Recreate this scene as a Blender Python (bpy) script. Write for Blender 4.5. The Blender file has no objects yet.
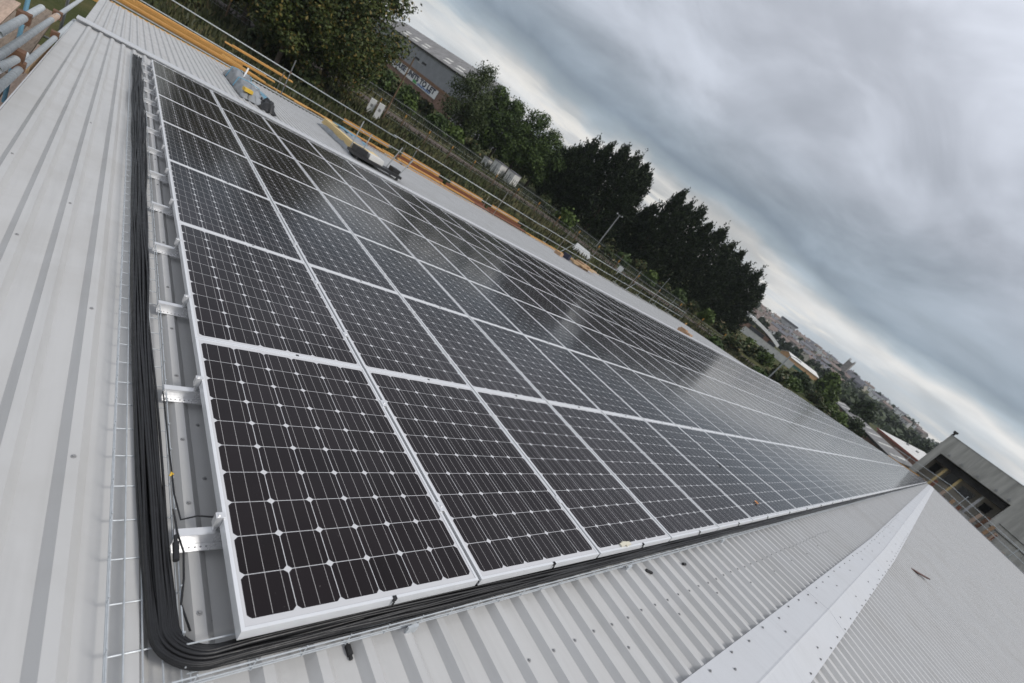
import bpy, math, random
import numpy as np
from mathutils import Vector, Matrix

# ------------------------------------------------------------------ camera, sky, sun, exposure
scene = bpy.context.scene
col = scene.collection
R = math.radians
PITCH = R(6.0)                                   # roof pitch
CAM = Vector((-0.635, -0.716, 1.587))
cam_d = bpy.data.cameras.new("camera")
cam_d.sensor_width = 36.0
cam_d.lens = 16.465
cam_d.clip_start = 0.05
cam_d.clip_end = 6000
cam_d.dof.use_dof = True
cam_d.dof.focus_distance = 2.7
cam_d.dof.aperture_fstop = 2.6
cam = bpy.data.objects.new("camera", cam_d)
col.objects.link(cam)
MWR = ((0.672518, -0.469208, 0.572331), (0.204266, -0.625616, -0.752915), (0.711333, 0.623257, -0.324895))
right, down, fwd = (Vector(v) for v in MWR)
mw = Matrix((right, -down, -fwd)).transposed().to_4x4()
mw.translation = CAM
cam.matrix_world = mw
scene.camera = cam

SUN_EL, SUN_AZ = 50.0, -56.0                      # azimuth measured from +X towards +Y
world = bpy.data.worlds.new("World")
scene.world = world
world.use_nodes = True
wt = world.node_tree
wt.nodes.clear()


class NT:
    """small node helper"""
    def __init__(self, tree):
        self.t = tree

    def n(self, kind, **kw):
        nd = self.t.nodes.new(kind)
        for k, v in kw.items():
            setattr(nd, k, v)
        return nd

    def link(self, a, b):
        self.t.links.new(a, b)

    def put(self, sock, v):
        if isinstance(v, bpy.types.NodeSocket):
            self.t.links.new(v, sock)
        else:
            sock.default_value = v

    def m(self, op, a, b=None, c=None, clamp=False):
        nd = self.n('ShaderNodeMath', operation=op)
        nd.use_clamp = clamp
        self.put(nd.inputs[0], a)
        if b is not None:
            self.put(nd.inputs[1], b)
        if c is not None:
            self.put(nd.inputs[2], c)
        return nd.outputs[0]

    def mix(self, f, a, b, blend='MIX'):
        nd = self.n('ShaderNodeMix', data_type='RGBA', blend_type=blend)
        self.put(nd.inputs[0], f)
        self.put(nd.inputs[6], a if isinstance(a, bpy.types.NodeSocket) else (*a, 1))
        self.put(nd.inputs[7], b if isinstance(b, bpy.types.NodeSocket) else (*b, 1))
        return nd.outputs[2]

    def noise(self, vec, scale, detail=4, rough=0.55, dist=0.0):
        nd = self.n('ShaderNodeTexNoise')
        if vec is not None:
            self.link(vec, nd.inputs['Vector'])
        nd.inputs['Scale'].default_value = scale
        nd.inputs['Detail'].default_value = detail
        nd.inputs['Roughness'].default_value = rough
        nd.inputs['Distortion'].default_value = dist
        return nd.outputs['Fac']

    def ramp(self, f, stops, interp='LINEAR'):
        nd = self.n('ShaderNodeValToRGB')
        nd.color_ramp.interpolation = interp
        el = nd.color_ramp.elements
        while len(el) < len(stops):
            el.new(0.5)
        for e, (p, c) in zip(el, stops):
            e.position = p
            e.color = (*c, 1) if len(c) == 3 else c
        self.put(nd.inputs[0], f)
        return nd.outputs[0]

    def rng(self, f, a, b, c=0.0, d=1.0, smooth=True):
        nd = self.n('ShaderNodeMapRange')
        if smooth:
            nd.interpolation_type = 'SMOOTHSTEP'
        self.put(nd.inputs[0], f)
        for i, v in enumerate((a, b, c, d)):
            nd.inputs[i + 1].default_value = v
        return nd.outputs[0]


w = NT(wt)
sky = w.n('ShaderNodeTexSky', sky_type='NISHITA')
sky.sun_disc = False
sky.sun_elevation = R(SUN_EL)
sky.sun_rotation = R(90 - SUN_AZ)
sky.air_density = 1.2
sky.dust_density = 2.0
tc = w.n('ShaderNodeTexCoord')
sep = w.n('ShaderNodeSeparateXYZ')
w.link(tc.outputs['Generated'], sep.inputs[0])
z = w.m('MAXIMUM', sep.outputs[2], 0.0)
zz = w.m('ADD', z, 0.10)
cx = w.m('DIVIDE', sep.outputs[0], zz)
cy = w.m('DIVIDE', sep.outputs[1], zz)
comb = w.n('ShaderNodeCombineXYZ')
w.link(cx, comb.inputs[0]); w.link(cy, comb.inputs[1])
big = w.noise(comb.outputs[0], 0.42, 3, 0.5, 0.3)
mid = w.noise(comb.outputs[0], 1.0, 5, 0.5, 0.2)
det = w.noise(tc.outputs['Generated'], 6.0, 5, 0.55, 0.3)
# cloud layers by height above the horizon, broken up by noise
zn = w.m('ADD', z, w.m('MULTIPLY', w.m('SUBTRACT', big, 0.5), 0.09))
zn = w.m('ADD', zn, w.m('MULTIPLY', w.m('SUBTRACT', det, 0.5), 0.04))
bil = w.n('ShaderNodeMapping'); bil.inputs['Scale'].default_value = (1.0, 1.0, 1.9)
w.link(tc.outputs['Generated'], bil.inputs['Vector'])
billow = w.noise(bil.outputs[0], 3.4, 7, 0.52, 0.5)
zn = w.m('ADD', zn, w.m('MULTIPLY', w.m('SUBTRACT', billow, 0.5), 0.09))
layers = w.ramp(zn, [(0.0, (0.60, 0.61, 0.62)), (0.03, (0.72, 0.70, 0.665)), (0.058, (0.55, 0.58, 0.61)), (0.088, (0.68, 0.67, 0.66)),
                     (0.112, (0.36, 0.42, 0.475)), (0.14, (0.235, 0.285, 0.345)), (0.19, (0.30, 0.345, 0.40)),
                     (0.27, (0.46, 0.49, 0.55)), (0.38, (0.60, 0.63, 0.70)), (0.52, (0.68, 0.71, 0.785)), (0.80, (0.66, 0.68, 0.74))])
puff = w.rng(mid, 0.34, 0.66, 0.86, 1.12)
layers = w.mix(1.0, layers, puff, 'MULTIPLY')
layers = w.mix(1.0, layers, w.rng(billow, 0.36, 0.64, 0.84, 1.14), 'MULTIPLY')
# cream breaks and blue gaps low down
low = w.rng(z, 0.10, 0.02, 0.0, 1.0)
bp_ = w.n('ShaderNodeMapping'); bp_.inputs['Scale'].default_value = (2.2, 2.2, 17.0)
w.link(tc.outputs['Generated'], bp_.inputs['Vector'])
band = w.noise(bp_.outputs[0], 1.6, 5, 0.55, 0.2)
gap = w.m('MULTIPLY', w.rng(band, 0.52, 0.62), low)
layers = w.mix(w.m('MULTIPLY', gap, 0.75), layers, (0.40, 0.48, 0.56))
layers = w.mix(w.m('MULTIPLY', w.m('MULTIPLY', w.rng(band, 0.49, 0.40), w.rng(z, 0.14, 0.05)), 0.85), layers, (0.88, 0.845, 0.79))
bright = w.mix(1.0, layers, (10.0, 10.0, 10.0), 'MULTIPLY')
final = w.mix(0.90, sky.outputs[0], bright)
bg = w.n('ShaderNodeBackground')
bg.inputs['Strength'].default_value = 0.10
w.link(final, bg.inputs['Color'])
wo = w.n('ShaderNodeOutputWorld')
w.link(bg.outputs[0], wo.inputs['Surface'])

sun_d = bpy.data.lights.new("sun", 'SUN')
sun_d.energy = 1.9
sun_d.angle = R(14)
sun_d.color = (1.0, 0.965, 0.92)
sun = bpy.data.objects.new("sun", sun_d)
col.objects.link(sun)
sd = Vector((math.cos(R(SUN_EL)) * math.cos(R(SUN_AZ)), math.cos(R(SUN_EL)) * math.sin(R(SUN_AZ)), math.sin(R(SUN_EL))))
sun.rotation_euler = (-sd).to_track_quat('-Z', 'Y').to_euler()
sun.location = (0, 0, 60)

vs = scene.view_settings
vs.view_transform = 'Standard'
vs.look = 'None'
vs.gamma = 1.0
vs.use_curve_mapping = False
vs.exposure = 0.12
scene.cycles.max_bounces = 6
scene.cycles.use_denoising = True

# ------------------------------------------------------------------ frames and builders
RW = np.array([[1, 0, 0], [0, math.cos(PITCH), math.sin(PITCH)], [0, -math.sin(PITCH), math.cos(PITCH)]])
ROT = (-PITCH, 0, 0)


def to_world(p):                                 # roof coordinates -> world
    return Vector(RW @ np.array(p, float))


def polar(az, el, d):                            # bearing, elevation and distance as surveyed from the ridge
    return Vector((CAM.x + d * math.cos(R(az)), CAM.y + d * math.sin(R(az)), CAM.z + d * math.tan(R(el))))


class MB:
    def __init__(self):
        self.v, self.f, self.mi, self.uv = [], [], [], []

    def add(self, verts, faces, mi=0, uvs=None):
        o = len(self.v)
        self.v += [tuple(p) for p in verts]
        for k, fc in enumerate(faces):
            self.f.append(tuple(o + i for i in fc))
            self.mi.append(mi)
            self.uv.append(uvs[k] if uvs else None)
        return self

    def box(self, a, b, mi=0):
        x0, y0, z0 = a; x1, y1, z1 = b
        self.add([(x0, y0, z0), (x1, y0, z0), (x1, y1, z0), (x0, y1, z0), (x0, y0, z1), (x1, y0, z1), (x1, y1, z1), (x0, y1, z1)],
                 [(3, 2, 1, 0), (4, 5, 6, 7), (0, 1, 5, 4), (1, 2, 6, 5), (2, 3, 7, 6), (3, 0, 4, 7)], mi)
        return self

    def obox(self, c, ax, ay, az_, mi=0):           # oriented box: centre and three half axes
        c, ax, ay, az_ = (Vector(q) for q in (c, ax, ay, az_))
        vs_ = [c + sx * ax + sy * ay + sz * az_ for sz in (-1, 1) for sx, sy in ((-1, -1), (1, -1), (1, 1), (-1, 1))]
        self.add(vs_, [(3, 2, 1, 0), (4, 5, 6, 7), (0, 1, 5, 4), (1, 2, 6, 5), (2, 3, 7, 6), (3, 0, 4, 7)], mi)
        return self

    def beam(self, p, q, wd, ht, mi=0, up=(0, 0, 1)):
        p, q = Vector(p), Vector(q)
        d = (q - p); L = d.length; d.normalize()
        s = d.cross(Vector(up))
        if s.length < 1e-4:
            s = Vector((1, 0, 0))
        s.normalize(); u = s.cross(d)
        return self.obox((p + q) / 2, d * L / 2, s * wd / 2, u * ht / 2, mi)

    def tube(self, pts, r, n=8, cap=True, mi=0, r2=None):
        pts = [Vector(p) for p in pts]
        rings = []
        prev = None
        m_ = len(pts)
        for i, p in enumerate(pts):
            d = (pts[min(i + 1, m_ - 1)] - pts[max(i - 1, 0)]).normalized()
            if prev is None:
                s = d.cross(Vector((0, 0, 1)))
                if s.length < 1e-3:
                    s = d.cross(Vector((0, 1, 0)))
            else:
                s = prev - d * prev.dot(d)
            s.normalize(); prev = s
            u = s.cross(d)
            rr = r if r2 is None else r + (r2 - r) * i / max(1, m_ - 1)
            rings.append([p + (s * math.cos(2 * math.pi * k / n) + u * math.sin(2 * math.pi * k / n)) * rr for k in range(n)])
        vs_ = [q for ring in rings for q in ring]
        fs = [(i * n + k, i * n + (k + 1) % n, (i + 1) * n + (k + 1) % n, (i + 1) * n + k) for i in range(m_ - 1) for k in range(n)]
        if cap:
            fs.append(tuple(range(n))); fs.append(tuple((m_ - 1) * n + k for k in reversed(range(n))))
        return self.add(vs_, fs, mi)

    def prism(self, poly, a, b, mi=0):               # polygon given as function of two end offsets
        n = len(poly)
        a, b = Vector(a), Vector(b)
        vs_ = [Vector(p) + a for p in poly] + [Vector(p) + b for p in poly]
        fs = [tuple(range(n)), tuple(reversed(range(n, 2 * n)))] + [(k, n + k, n + (k + 1) % n, (k + 1) % n) for k in range(n)]
        return self.add(vs_, fs, mi)


ORIG = {}


def link_mesh(name, mb, mats, parent=None, origin=None, rot=None, smooth=False):
    """mesh object; coordinates of mb are in the frame (world, or roof when rot is given)"""
    V = np.array(mb.v, float)
    if parent is not None:
        o = ORIG[parent.name]
    elif origin is not None:
        o = np.array(origin, float)
    else:
        lo, hi = V.min(0), V.max(0)
        o = np.array([(lo[0] + hi[0]) / 2, (lo[1] + hi[1]) / 2, lo[2]])
    me = bpy.data.meshes.new(name)
    me.from_pydata([tuple(p) for p in (V - o)], [], mb.f)
    for m_ in (mats if isinstance(mats, (list, tuple)) else [mats]):
        me.materials.append(m_)
    if any(mb.mi):
        me.polygons.foreach_set('material_index', mb.mi)
    if any(u is not None for u in mb.uv):
        ul = me.uv_layers.new(name='UVMap')
        li = 0
        for k, p in enumerate(me.polygons):
            for j in range(p.loop_total):
                ul.data[p.loop_start + j].uv = mb.uv[k][j] if mb.uv[k] else (-1, -1)
    if smooth:
        me.polygons.foreach_set('use_smooth', [True] * len(me.polygons))
    me.update()
    ob = bpy.data.objects.new(name, me)
    col.objects.link(ob)
    ORIG[ob.name] = o
    if parent is not None:
        ob.parent = parent
    else:
        ob.location = (RW @ o) if rot else o
        if rot:
            ob.rotation_euler = ROT
    return ob


def tag(o, label=None, cat=None, group=None, kind=None):
    for k, v in (('label', label), ('category', cat), ('group', group), ('kind', kind)):
        if v:
            o[k] = v
    return o


def thing(name, origin, label, cat, group=None, rot=False):
    e = bpy.data.objects.new(name, None)
    e.empty_display_size = 0.1
    col.objects.link(e)
    o = np.array(origin, float)
    ORIG[e.name] = o
    e.location = (RW @ o) if rot else o
    if rot:
        e.rotation_euler = ROT
    return tag(e, label, cat, group)


def copy_tree(o, parent=None):
    c = o.copy(); col.objects.link(c)
    ORIG[c.name] = ORIG.get(o.name, np.zeros(3))
    c.parent = parent
    for ch in list(o.children):
        copy_tree(ch, c)
    return c


ORD = ['nearest', 'second', 'third', 'fourth', 'fifth', 'sixth', 'seventh', 'eighth', 'ninth', 'tenth', 'eleventh', 'twelfth',
       'thirteenth', 'fourteenth', 'fifteenth', 'sixteenth', 'seventeenth', 'eighteenth', 'nineteenth', 'twentieth']
TENS = {2: 'twenty', 3: 'thirty', 4: 'forty'}


def ordinal(i):                                   # i counts from 0
    n = i + 1
    if n <= 20:
        return 'first' if n == 1 else ORD[n - 1]
    t, u = divmod(n, 10)
    if u == 0:
        return {3: 'thirtieth', 4: 'fortieth'}[t]
    return TENS[t] + '-' + ('first' if u == 1 else ORD[u - 1])


# ------------------------------------------------------------------ materials
def mat(name, color, rough=0.6, metal=0.0, var=0.0, vscale=3.0, spec=0.5, stretch=None, bump=0.0, bscale=40.0, dark=None):
    m_ = bpy.data.materials.new(name)
    m_.use_nodes = True
    t = NT(m_.node_tree)
    b = m_.node_tree.nodes['Principled BSDF']
    b.inputs['Roughness'].default_value = rough
    b.inputs['Metallic'].default_value = metal
    b.inputs['Specular IOR Level'].default_value = spec
    tcn = t.n('ShaderNodeTexCoord')
    vec = tcn.outputs['Object']
    if stretch:
        mp = t.n('ShaderNodeMapping'); mp.inputs['Scale'].default_value = stretch
        t.link(vec, mp.inputs['Vector']); vec = mp.outputs[0]
    if var:
        f = t.noise(vec, vscale, 5, 0.6, 0.2)
        d = dark or tuple(c * (1 - var) for c in color)
        l = tuple(min(1, c * (1 + var * 0.6)) for c in color)
        t.link(t.ramp(f, [(0.3, d), (0.55, color), (0.75, l)]), b.inputs['Base Color'])
        t.link(t.rng(f, 0.3, 0.7, min(1, rough * 1.2), rough * 0.85), b.inputs['Roughness'])
    else:
        b.inputs['Base Color'].default_value = (*color, 1)
    if bump:
        bn = t.n('ShaderNodeBump'); bn.inputs['Strength'].default_value = bump; bn.inputs['Distance'].default_value = 0.01
        t.link(t.noise(vec, bscale, 4, 0.6), bn.inputs['Height'])
        t.link(bn.outputs[0], b.inputs['Normal'])
    return m_


def roof_mat(name, color, rough=0.42, grime=0.23):
    m_ = bpy.data.materials.new(name); m_.use_nodes = True
    t = NT(m_.node_tree); b = m_.node_tree.nodes['Principled BSDF']
    tcn = t.n('ShaderNodeTexCoord'); v = tcn.outputs['Object']
    mp = t.n('ShaderNodeMapping'); mp.inputs['Scale'].default_value = (9.0, 0.5, 9.0); t.link(v, mp.inputs[0])
    streak = t.noise(mp.outputs[0], 1.2, 5, 0.65, 0.3)
    cloud = t.noise(v, 1.3, 6, 0.62, 0.4)
    fine = t.noise(v, 45, 4, 0.7)
    c = t.mix(t.rng(streak, 0.45, 0.75, 0, grime), color, tuple(q * 0.55 for q in color))
    c = t.mix(t.rng(cloud, 0.42, 0.72, 0, grime * 1.3), c, tuple(q * 0.68 for q in (color[0] * 1.03, color[1], color[2] * 0.95)))
    spots = t.m('MULTIPLY', t.rng(fine, 0.70, 0.80), t.rng(cloud, 0.45, 0.6))
    c = t.mix(t.m('MULTIPLY', spots, 0.35), c, (0.12, 0.11, 0.10))
    t.link(c, b.inputs['Base Color'])
    t.link(t.rng(cloud, 0.3, 0.7, rough * 0.85, rough * 1.3), b.inputs['Roughness'])
    bn = t.n('ShaderNodeBump'); bn.inputs['Strength'].default_value = 0.12; bn.inputs['Distance'].default_value = 0.02
    t.link(t.noise(mp.outputs[0], 0.5, 2, 0.5), bn.inputs['Height']); t.link(bn.outputs[0], b.inputs['Normal'])
    b.inputs['Specular IOR Level'].default_value = 0.45
    return m_


M = {}
M['sheet'] = roof_mat('grey coated roof sheet', (0.485, 0.484, 0.476))
M['flash'] = roof_mat('pale coated flashing', (0.53, 0.54, 0.555), 0.42, 0.16)
M['alu'] = mat('anodised aluminium', (0.78, 0.79, 0.80), 0.38, 0.35, 0.05, 8)
M['mill'] = mat('mill finish aluminium', (0.80, 0.80, 0.80), 0.32, 0.6, 0.08, 12)
M['galv'] = mat('galvanised wire', (0.50, 0.53, 0.55), 0.45, 0.25, 0.15, 30)
M['tubegalv'] = mat('galvanised scaffold tube', (0.47, 0.50, 0.51), 0.5, 0.35, 0.22, 5, stretch=(3, 3, 3))
M['rust'] = mat('rusty coupler steel', (0.16, 0.085, 0.05), 0.8, 0.2, 0.4, 20)
M['cable'] = mat('black cable jacket', (0.012, 0.012, 0.013), 0.42, 0, 0.2, 30)
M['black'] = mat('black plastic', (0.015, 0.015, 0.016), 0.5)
M['screw'] = mat('grey screw head', (0.30, 0.30, 0.30), 0.5, 0.3)
M['board'] = mat('weathered orange board', (0.56, 0.30, 0.085), 0.75, 0, 0.35, 2.5, stretch=(1.0, 14, 14))
M['boardold'] = mat('old grey brown board', (0.20, 0.155, 0.115), 0.8, 0, 0.35, 3, stretch=(14, 1.5, 14))
M['boardpink'] = mat('pale pinkish board', (0.46, 0.34, 0.26), 0.8, 0, 0.25, 3, stretch=(14, 1.5, 14))
M['boardred'] = mat('red brown wet board', (0.20, 0.075, 0.04), 0.7, 0, 0.35, 2.5, stretch=(1, 14, 14))
M['wood'] = mat('sawn timber', (0.48, 0.33, 0.19), 0.75, 0, 0.25, 6)
M['card'] = mat('cardboard', (0.42, 0.27, 0.16), 0.8, 0, 0.2, 6)
M['white'] = mat('white paint', (0.78, 0.78, 0.77), 0.5, 0, 0.1, 2)
M['whitedirty'] = mat('dirty white sheet', (0.66, 0.65, 0.62), 0.6, 0, 0.2, 0.8)
M['film'] = mat('grey polythene wrap', (0.27, 0.285, 0.30), 0.42, 0, 0.25, 3, bump=0.6, bscale=7)
M['bluefilm'] = mat('blue printed film', (0.16, 0.34, 0.46), 0.3, 0, 0.2, 4)
M['yellowboard'] = mat('cream insulation board', (0.66, 0.50, 0.24), 0.7, 0, 0.15, 3, stretch=(1, 1, 30))
M['yellow'] = mat('yellow plastic', (0.65, 0.42, 0.05), 0.5)
M['blue'] = mat('blue paint', (0.06, 0.22, 0.42), 0.5)
M['concrete'] = mat('weathered concrete render', (0.47, 0.46, 0.425), 0.85, 0, 0.32, 0.9, stretch=(1, 1.6, 0.25), bump=0.25, bscale=8)
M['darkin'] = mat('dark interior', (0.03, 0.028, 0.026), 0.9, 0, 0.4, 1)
M['brick'] = mat('red brick', (0.23, 0.14, 0.10), 0.85, 0, 0.25, 1.2)
M['brown'] = mat('brown fascia', (0.22, 0.12, 0.065), 0.7, 0, 0.2, 1)
M['cladgrey'] = mat('mid grey cladding', (0.235, 0.245, 0.262), 0.6, 0, 0.12, 0.4)
M['roofgrey'] = mat('fibre cement roof', (0.22, 0.215, 0.21), 0.85, 0, 0.25, 0.5)
M['roofslate'] = mat('grey slate roof', (0.15, 0.15, 0.165), 0.8, 0, 0.25, 0.4)
M['rooftile'] = mat('brown tile roof', (0.20, 0.155, 0.135), 0.85, 0, 0.25, 0.4)
M['rooflight'] = mat('translucent rooflight', (0.62, 0.61, 0.56), 0.5, 0, 0.15, 1)
M['darkroof'] = mat('dark metal roof', (0.12, 0.125, 0.135), 0.6, 0, 0.2, 0.5)
M['redtrim'] = mat('red brown trim', (0.28, 0.09, 0.06), 0.7)
M['cream'] = mat('cream render', (0.55, 0.50, 0.42), 0.85, 0, 0.15, 0.4)
M['greyrender'] = mat('grey render', (0.46, 0.455, 0.45), 0.85, 0, 0.2, 0.3)
M['stone'] = mat('grey stone', (0.27, 0.25, 0.225), 0.9, 0, 0.25, 0.6)
M['glassdark'] = mat('dark window glass', (0.03, 0.035, 0.04), 0.15)
M['pole'] = mat('brown timber pole', (0.16, 0.105, 0.065), 0.85, 0, 0.3, 2)
M['lamppole'] = mat('grey steel column', (0.36, 0.37, 0.37), 0.5, 0.2, 0.1, 2)
M['posttop'] = mat('orange post cap', (0.50, 0.26, 0.05), 0.6)
M['teal'] = mat('green sheet cladding', (0.05, 0.14, 0.115), 0.6)
M['orange'] = mat('orange render', (0.50, 0.30, 0.15), 0.8, 0, 0.15, 0.5)
M['leafdry'] = mat('dry red brown leaf', (0.085, 0.030, 0.022), 0.7, 0, 0.3, 60)
M['leaforange'] = mat('orange leaf', (0.55, 0.24, 0.08), 0.7, 0, 0.2, 60)
M['sealant'] = mat('cream sealant blob', (0.66, 0.62, 0.5), 0.6)
M['bark'] = mat('grey brown bark', (0.085, 0.065, 0.048), 0.9, 0, 0.3, 4)
M['text'] = mat('dark navy lettering', (0.02, 0.025, 0.05), 0.6)
M['green'] = mat('green emblem paint', (0.08, 0.36, 0.10), 0.6)
M['bluetext'] = mat('blue small lettering', (0.10, 0.20, 0.42), 0.6)


def leaf_mat(name, dark, light, warm=None, sc=0.5):
    m_ = bpy.data.materials.new(name); m_.use_nodes = True
    t = NT(m_.node_tree); b = m_.node_tree.nodes['Principled BSDF']
    g = t.n('ShaderNodeNewGeometry')
    tcn = t.n('ShaderNodeTexCoord')
    cl = t.noise(tcn.outputs['Object'], sc, 3, 0.6)
    c = t.mix(t.rng(cl, 0.35, 0.65), dark, light)
    c = t.mix(t.m('MULTIPLY', g.outputs['Random Per Island'], 0.45), c, tuple(q * 0.45 for q in dark))
    if warm:
        f = t.m('GREATER_THAN', g.outputs['Random Per Island'], 0.86)
        c = t.mix(t.m('MULTIPLY', f, 0.8), c, warm)
    t.link(c, b.inputs['Base Color'])
    b.inputs['Roughness'].default_value = 0.6
    b.inputs['Specular IOR Level'].default_value = 0.25
    return m_


LEAF = {
    'oak': leaf_mat('mixed olive leaves', (0.030, 0.048, 0.012), (0.085, 0.105, 0.025), (0.17, 0.125, 0.03), 0.35),
    'birch': leaf_mat('birch leaves', (0.036, 0.055, 0.018), (0.075, 0.10, 0.03), None, 0.5),
    'green': leaf_mat('mid green leaves', (0.034, 0.060, 0.015), (0.088, 0.135, 0.030), None, 0.4),
    'bright': leaf_mat('fresh green leaves', (0.05, 0.085, 0.016), (0.115, 0.165, 0.035), None, 0.7),
    'conifer': leaf_mat('dark conifer sprays', (0.013, 0.023, 0.009), (0.034, 0.052, 0.016), None, 0.6),
    'bramble': leaf_mat('bramble leaves', (0.030, 0.045, 0.014), (0.08, 0.10, 0.03), (0.15, 0.115, 0.05), 0.6),
    'far': leaf_mat('far tree leaves', (0.028, 0.045, 0.018), (0.06, 0.085, 0.028), None, 0.2),
    'grass': leaf_mat('rough grass blades', (0.026, 0.036, 0.014), (0.060, 0.062, 0.025), (0.10, 0.082, 0.042), 0.12),
}


def laminate_mat():
    m_ = bpy.data.materials.new('monocrystalline cells under glass'); m_.use_nodes = True
    t = NT(m_.node_tree); b = m_.node_tree.nodes['Principled BSDF']
    uvn = t.n('ShaderNodeUVMap'); uvn.uv_map = 'UVMap'
    s = t.n('ShaderNodeSeparateXYZ'); t.link(uvn.outputs[0], s.inputs[0])
    cu = t.m('DIVIDE', t.m('SUBTRACT', s.outputs[0], 0.022), 0.158)
    cv = t.m('DIVIDE', t.m('SUBTRACT', s.outputs[1], 0.035), 0.158)
    fu = t.m('ABSOLUTE', t.m('SUBTRACT', t.m('FRACT', cu), 0.5))
    fv = t.m('ABSOLUTE', t.m('SUBTRACT', t.m('FRACT', cv), 0.5))
    r2 = t.m('ADD', t.m('MULTIPLY', fu, fu), t.m('MULTIPLY', fv, fv))
    ins = t.m('MULTIPLY', t.m('LESS_THAN', fu, 0.4915), t.m('LESS_THAN', fv, 0.4915))
    ins = t.m('MULTIPLY', ins, t.m('LESS_THAN', r2, 0.635 ** 2))
    for q, hi in ((cu, 6.0), (cv, 10.0)):
        ins = t.m('MULTIPLY', ins, t.m('MULTIPLY', t.m('GREATER_THAN', q, 0.0), t.m('LESS_THAN', q, hi)))
    # three busbars per cell, running the long way
    f3 = t.m('ABSOLUTE', t.m('SUBTRACT', t.m('FRACT', t.m('MULTIPLY', cu, 3.0)), 0.5))
    bus = t.m('LESS_THAN', f3, 0.0135)
    bus = t.m('MULTIPLY', bus, t.m('MULTIPLY', t.m('GREATER_THAN', cu, 0.0), t.m('LESS_THAN', cu, 6.0)))
    bus = t.m('MULTIPLY', bus, t.m('MULTIPLY', t.m('GREATER_THAN', cv, 0.03), t.m('LESS_THAN', cv, 9.97)))
    # each cell a touch different
    cellv = t.n('ShaderNodeCombineXYZ')
    t.link(t.m('FLOOR', cu), cellv.inputs[0]); t.link(t.m('FLOOR', cv), cellv.inputs[1])
    oi = t.n('ShaderNodeObjectInfo'); t.link(t.m('MULTIPLY', oi.outputs['Random'], 50.0), cellv.inputs[2])
    wn = t.n('ShaderNodeTexWhiteNoise', noise_dimensions='3D'); t.link(cellv.outputs[0], wn.inputs['Vector'])
    cell = t.mix(wn.outputs['Value'], (0.0058, 0.0032, 0.0038), (0.0105, 0.0068, 0.0080))
    c = t.mix(ins, (0.56, 0.56, 0.57), cell)
    c = t.mix(bus, c, (0.46, 0.445, 0.44))
    tcn = t.n('ShaderNodeTexCoord')
    dust = t.noise(tcn.outputs['Object'], 2.2, 6, 0.65, 0.3)
    c = t.mix(t.rng(dust, 0.35, 0.8, 0.001, 0.012), c, (0.45, 0.42, 0.38))
    c = t.mix(t.m('MULTIPLY', oi.outputs['Random'], 0.008), c, (0.42, 0.38, 0.40))
    spk = t.noise(tcn.outputs['Object'], 60.0, 2, 0.5)
    c = t.mix(t.m('MULTIPLY', t.rng(spk, 0.74, 0.80), 0.10), c, (0.55, 0.53, 0.48))
    t.link(c, b.inputs['Base Color'])
    t.link(t.rng(dust, 0.3, 0.75, 0.12, 0.19), b.inputs['Roughness'])
    b.inputs['IOR'].default_value = 1.40
    b.inputs['Specular IOR Level'].default_value = 0.30
    return m_


M['cells'] = laminate_mat()

# ------------------------------------------------------------------ ground
rnd = random.Random(5)


def sstep(a, b, x):
    t = min(1, max(0, (x - a) / (b - a)))
    return t * t * (3 - 2 * t)


def ground_z(x, y):
    dx, dy = x - CAM.x, y - CAM.y
    d = math.hypot(dx, dy)
    a = math.degrees(math.atan2(dy, dx))
    zt = -9.0
    if d > 55:
        zt = -9.0 + 4.2 * sstep(48, 120, d)
    if d > 130:
        zt += (d - 130) * 0.010
    wdw = sstep(-12, 12, a) * (1 - 0.35 * sstep(60, 100, a)) if -90 < a < 170 else 0
    zt += wdw * 23 * sstep(330, 950, d) + 4 * sstep(1000, 2500, d)
    zt += 0.25 * math.sin(x * 0.13) * math.sin(y * 0.11 + 1) * sstep(60, 90, d)
    return zt


def ground_mat():
    m_ = bpy.data.materials.new('rough grass and bare soil'); m_.use_nodes = True
    t = NT(m_.node_tree); b = m_.node_tree.nodes['Principled BSDF']
    v = t.n('ShaderNodeTexCoord').outputs['Object']
    a = t.noise(v, 0.09, 6, 0.65, 0.3); f = t.noise(v, 1.6, 6, 0.7)
    c = t.ramp(a, [(0.33, (0.038, 0.048, 0.017)), (0.48, (0.058, 0.066, 0.024)), (0.58, (0.095, 0.088, 0.038)), (0.70, (0.07, 0.055, 0.034))])
    c = t.mix(t.rng(f, 0.4, 0.75, 0, 0.55), c, (0.035, 0.045, 0.016))
    t.link(c, b.inputs['Base Color']); b.inputs['Roughness'].default_value = 0.95
    b.inputs['Specular IOR Level'].default_value = 0.1
    bn = t.n('ShaderNodeBump'); bn.inputs['Strength'].default_value = 0.8; bn.inputs['Distance'].default_value = 0.3
    t.link(f, bn.inputs['Height']); t.link(bn.outputs[0], b.inputs['Normal'])
    return m_


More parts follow.
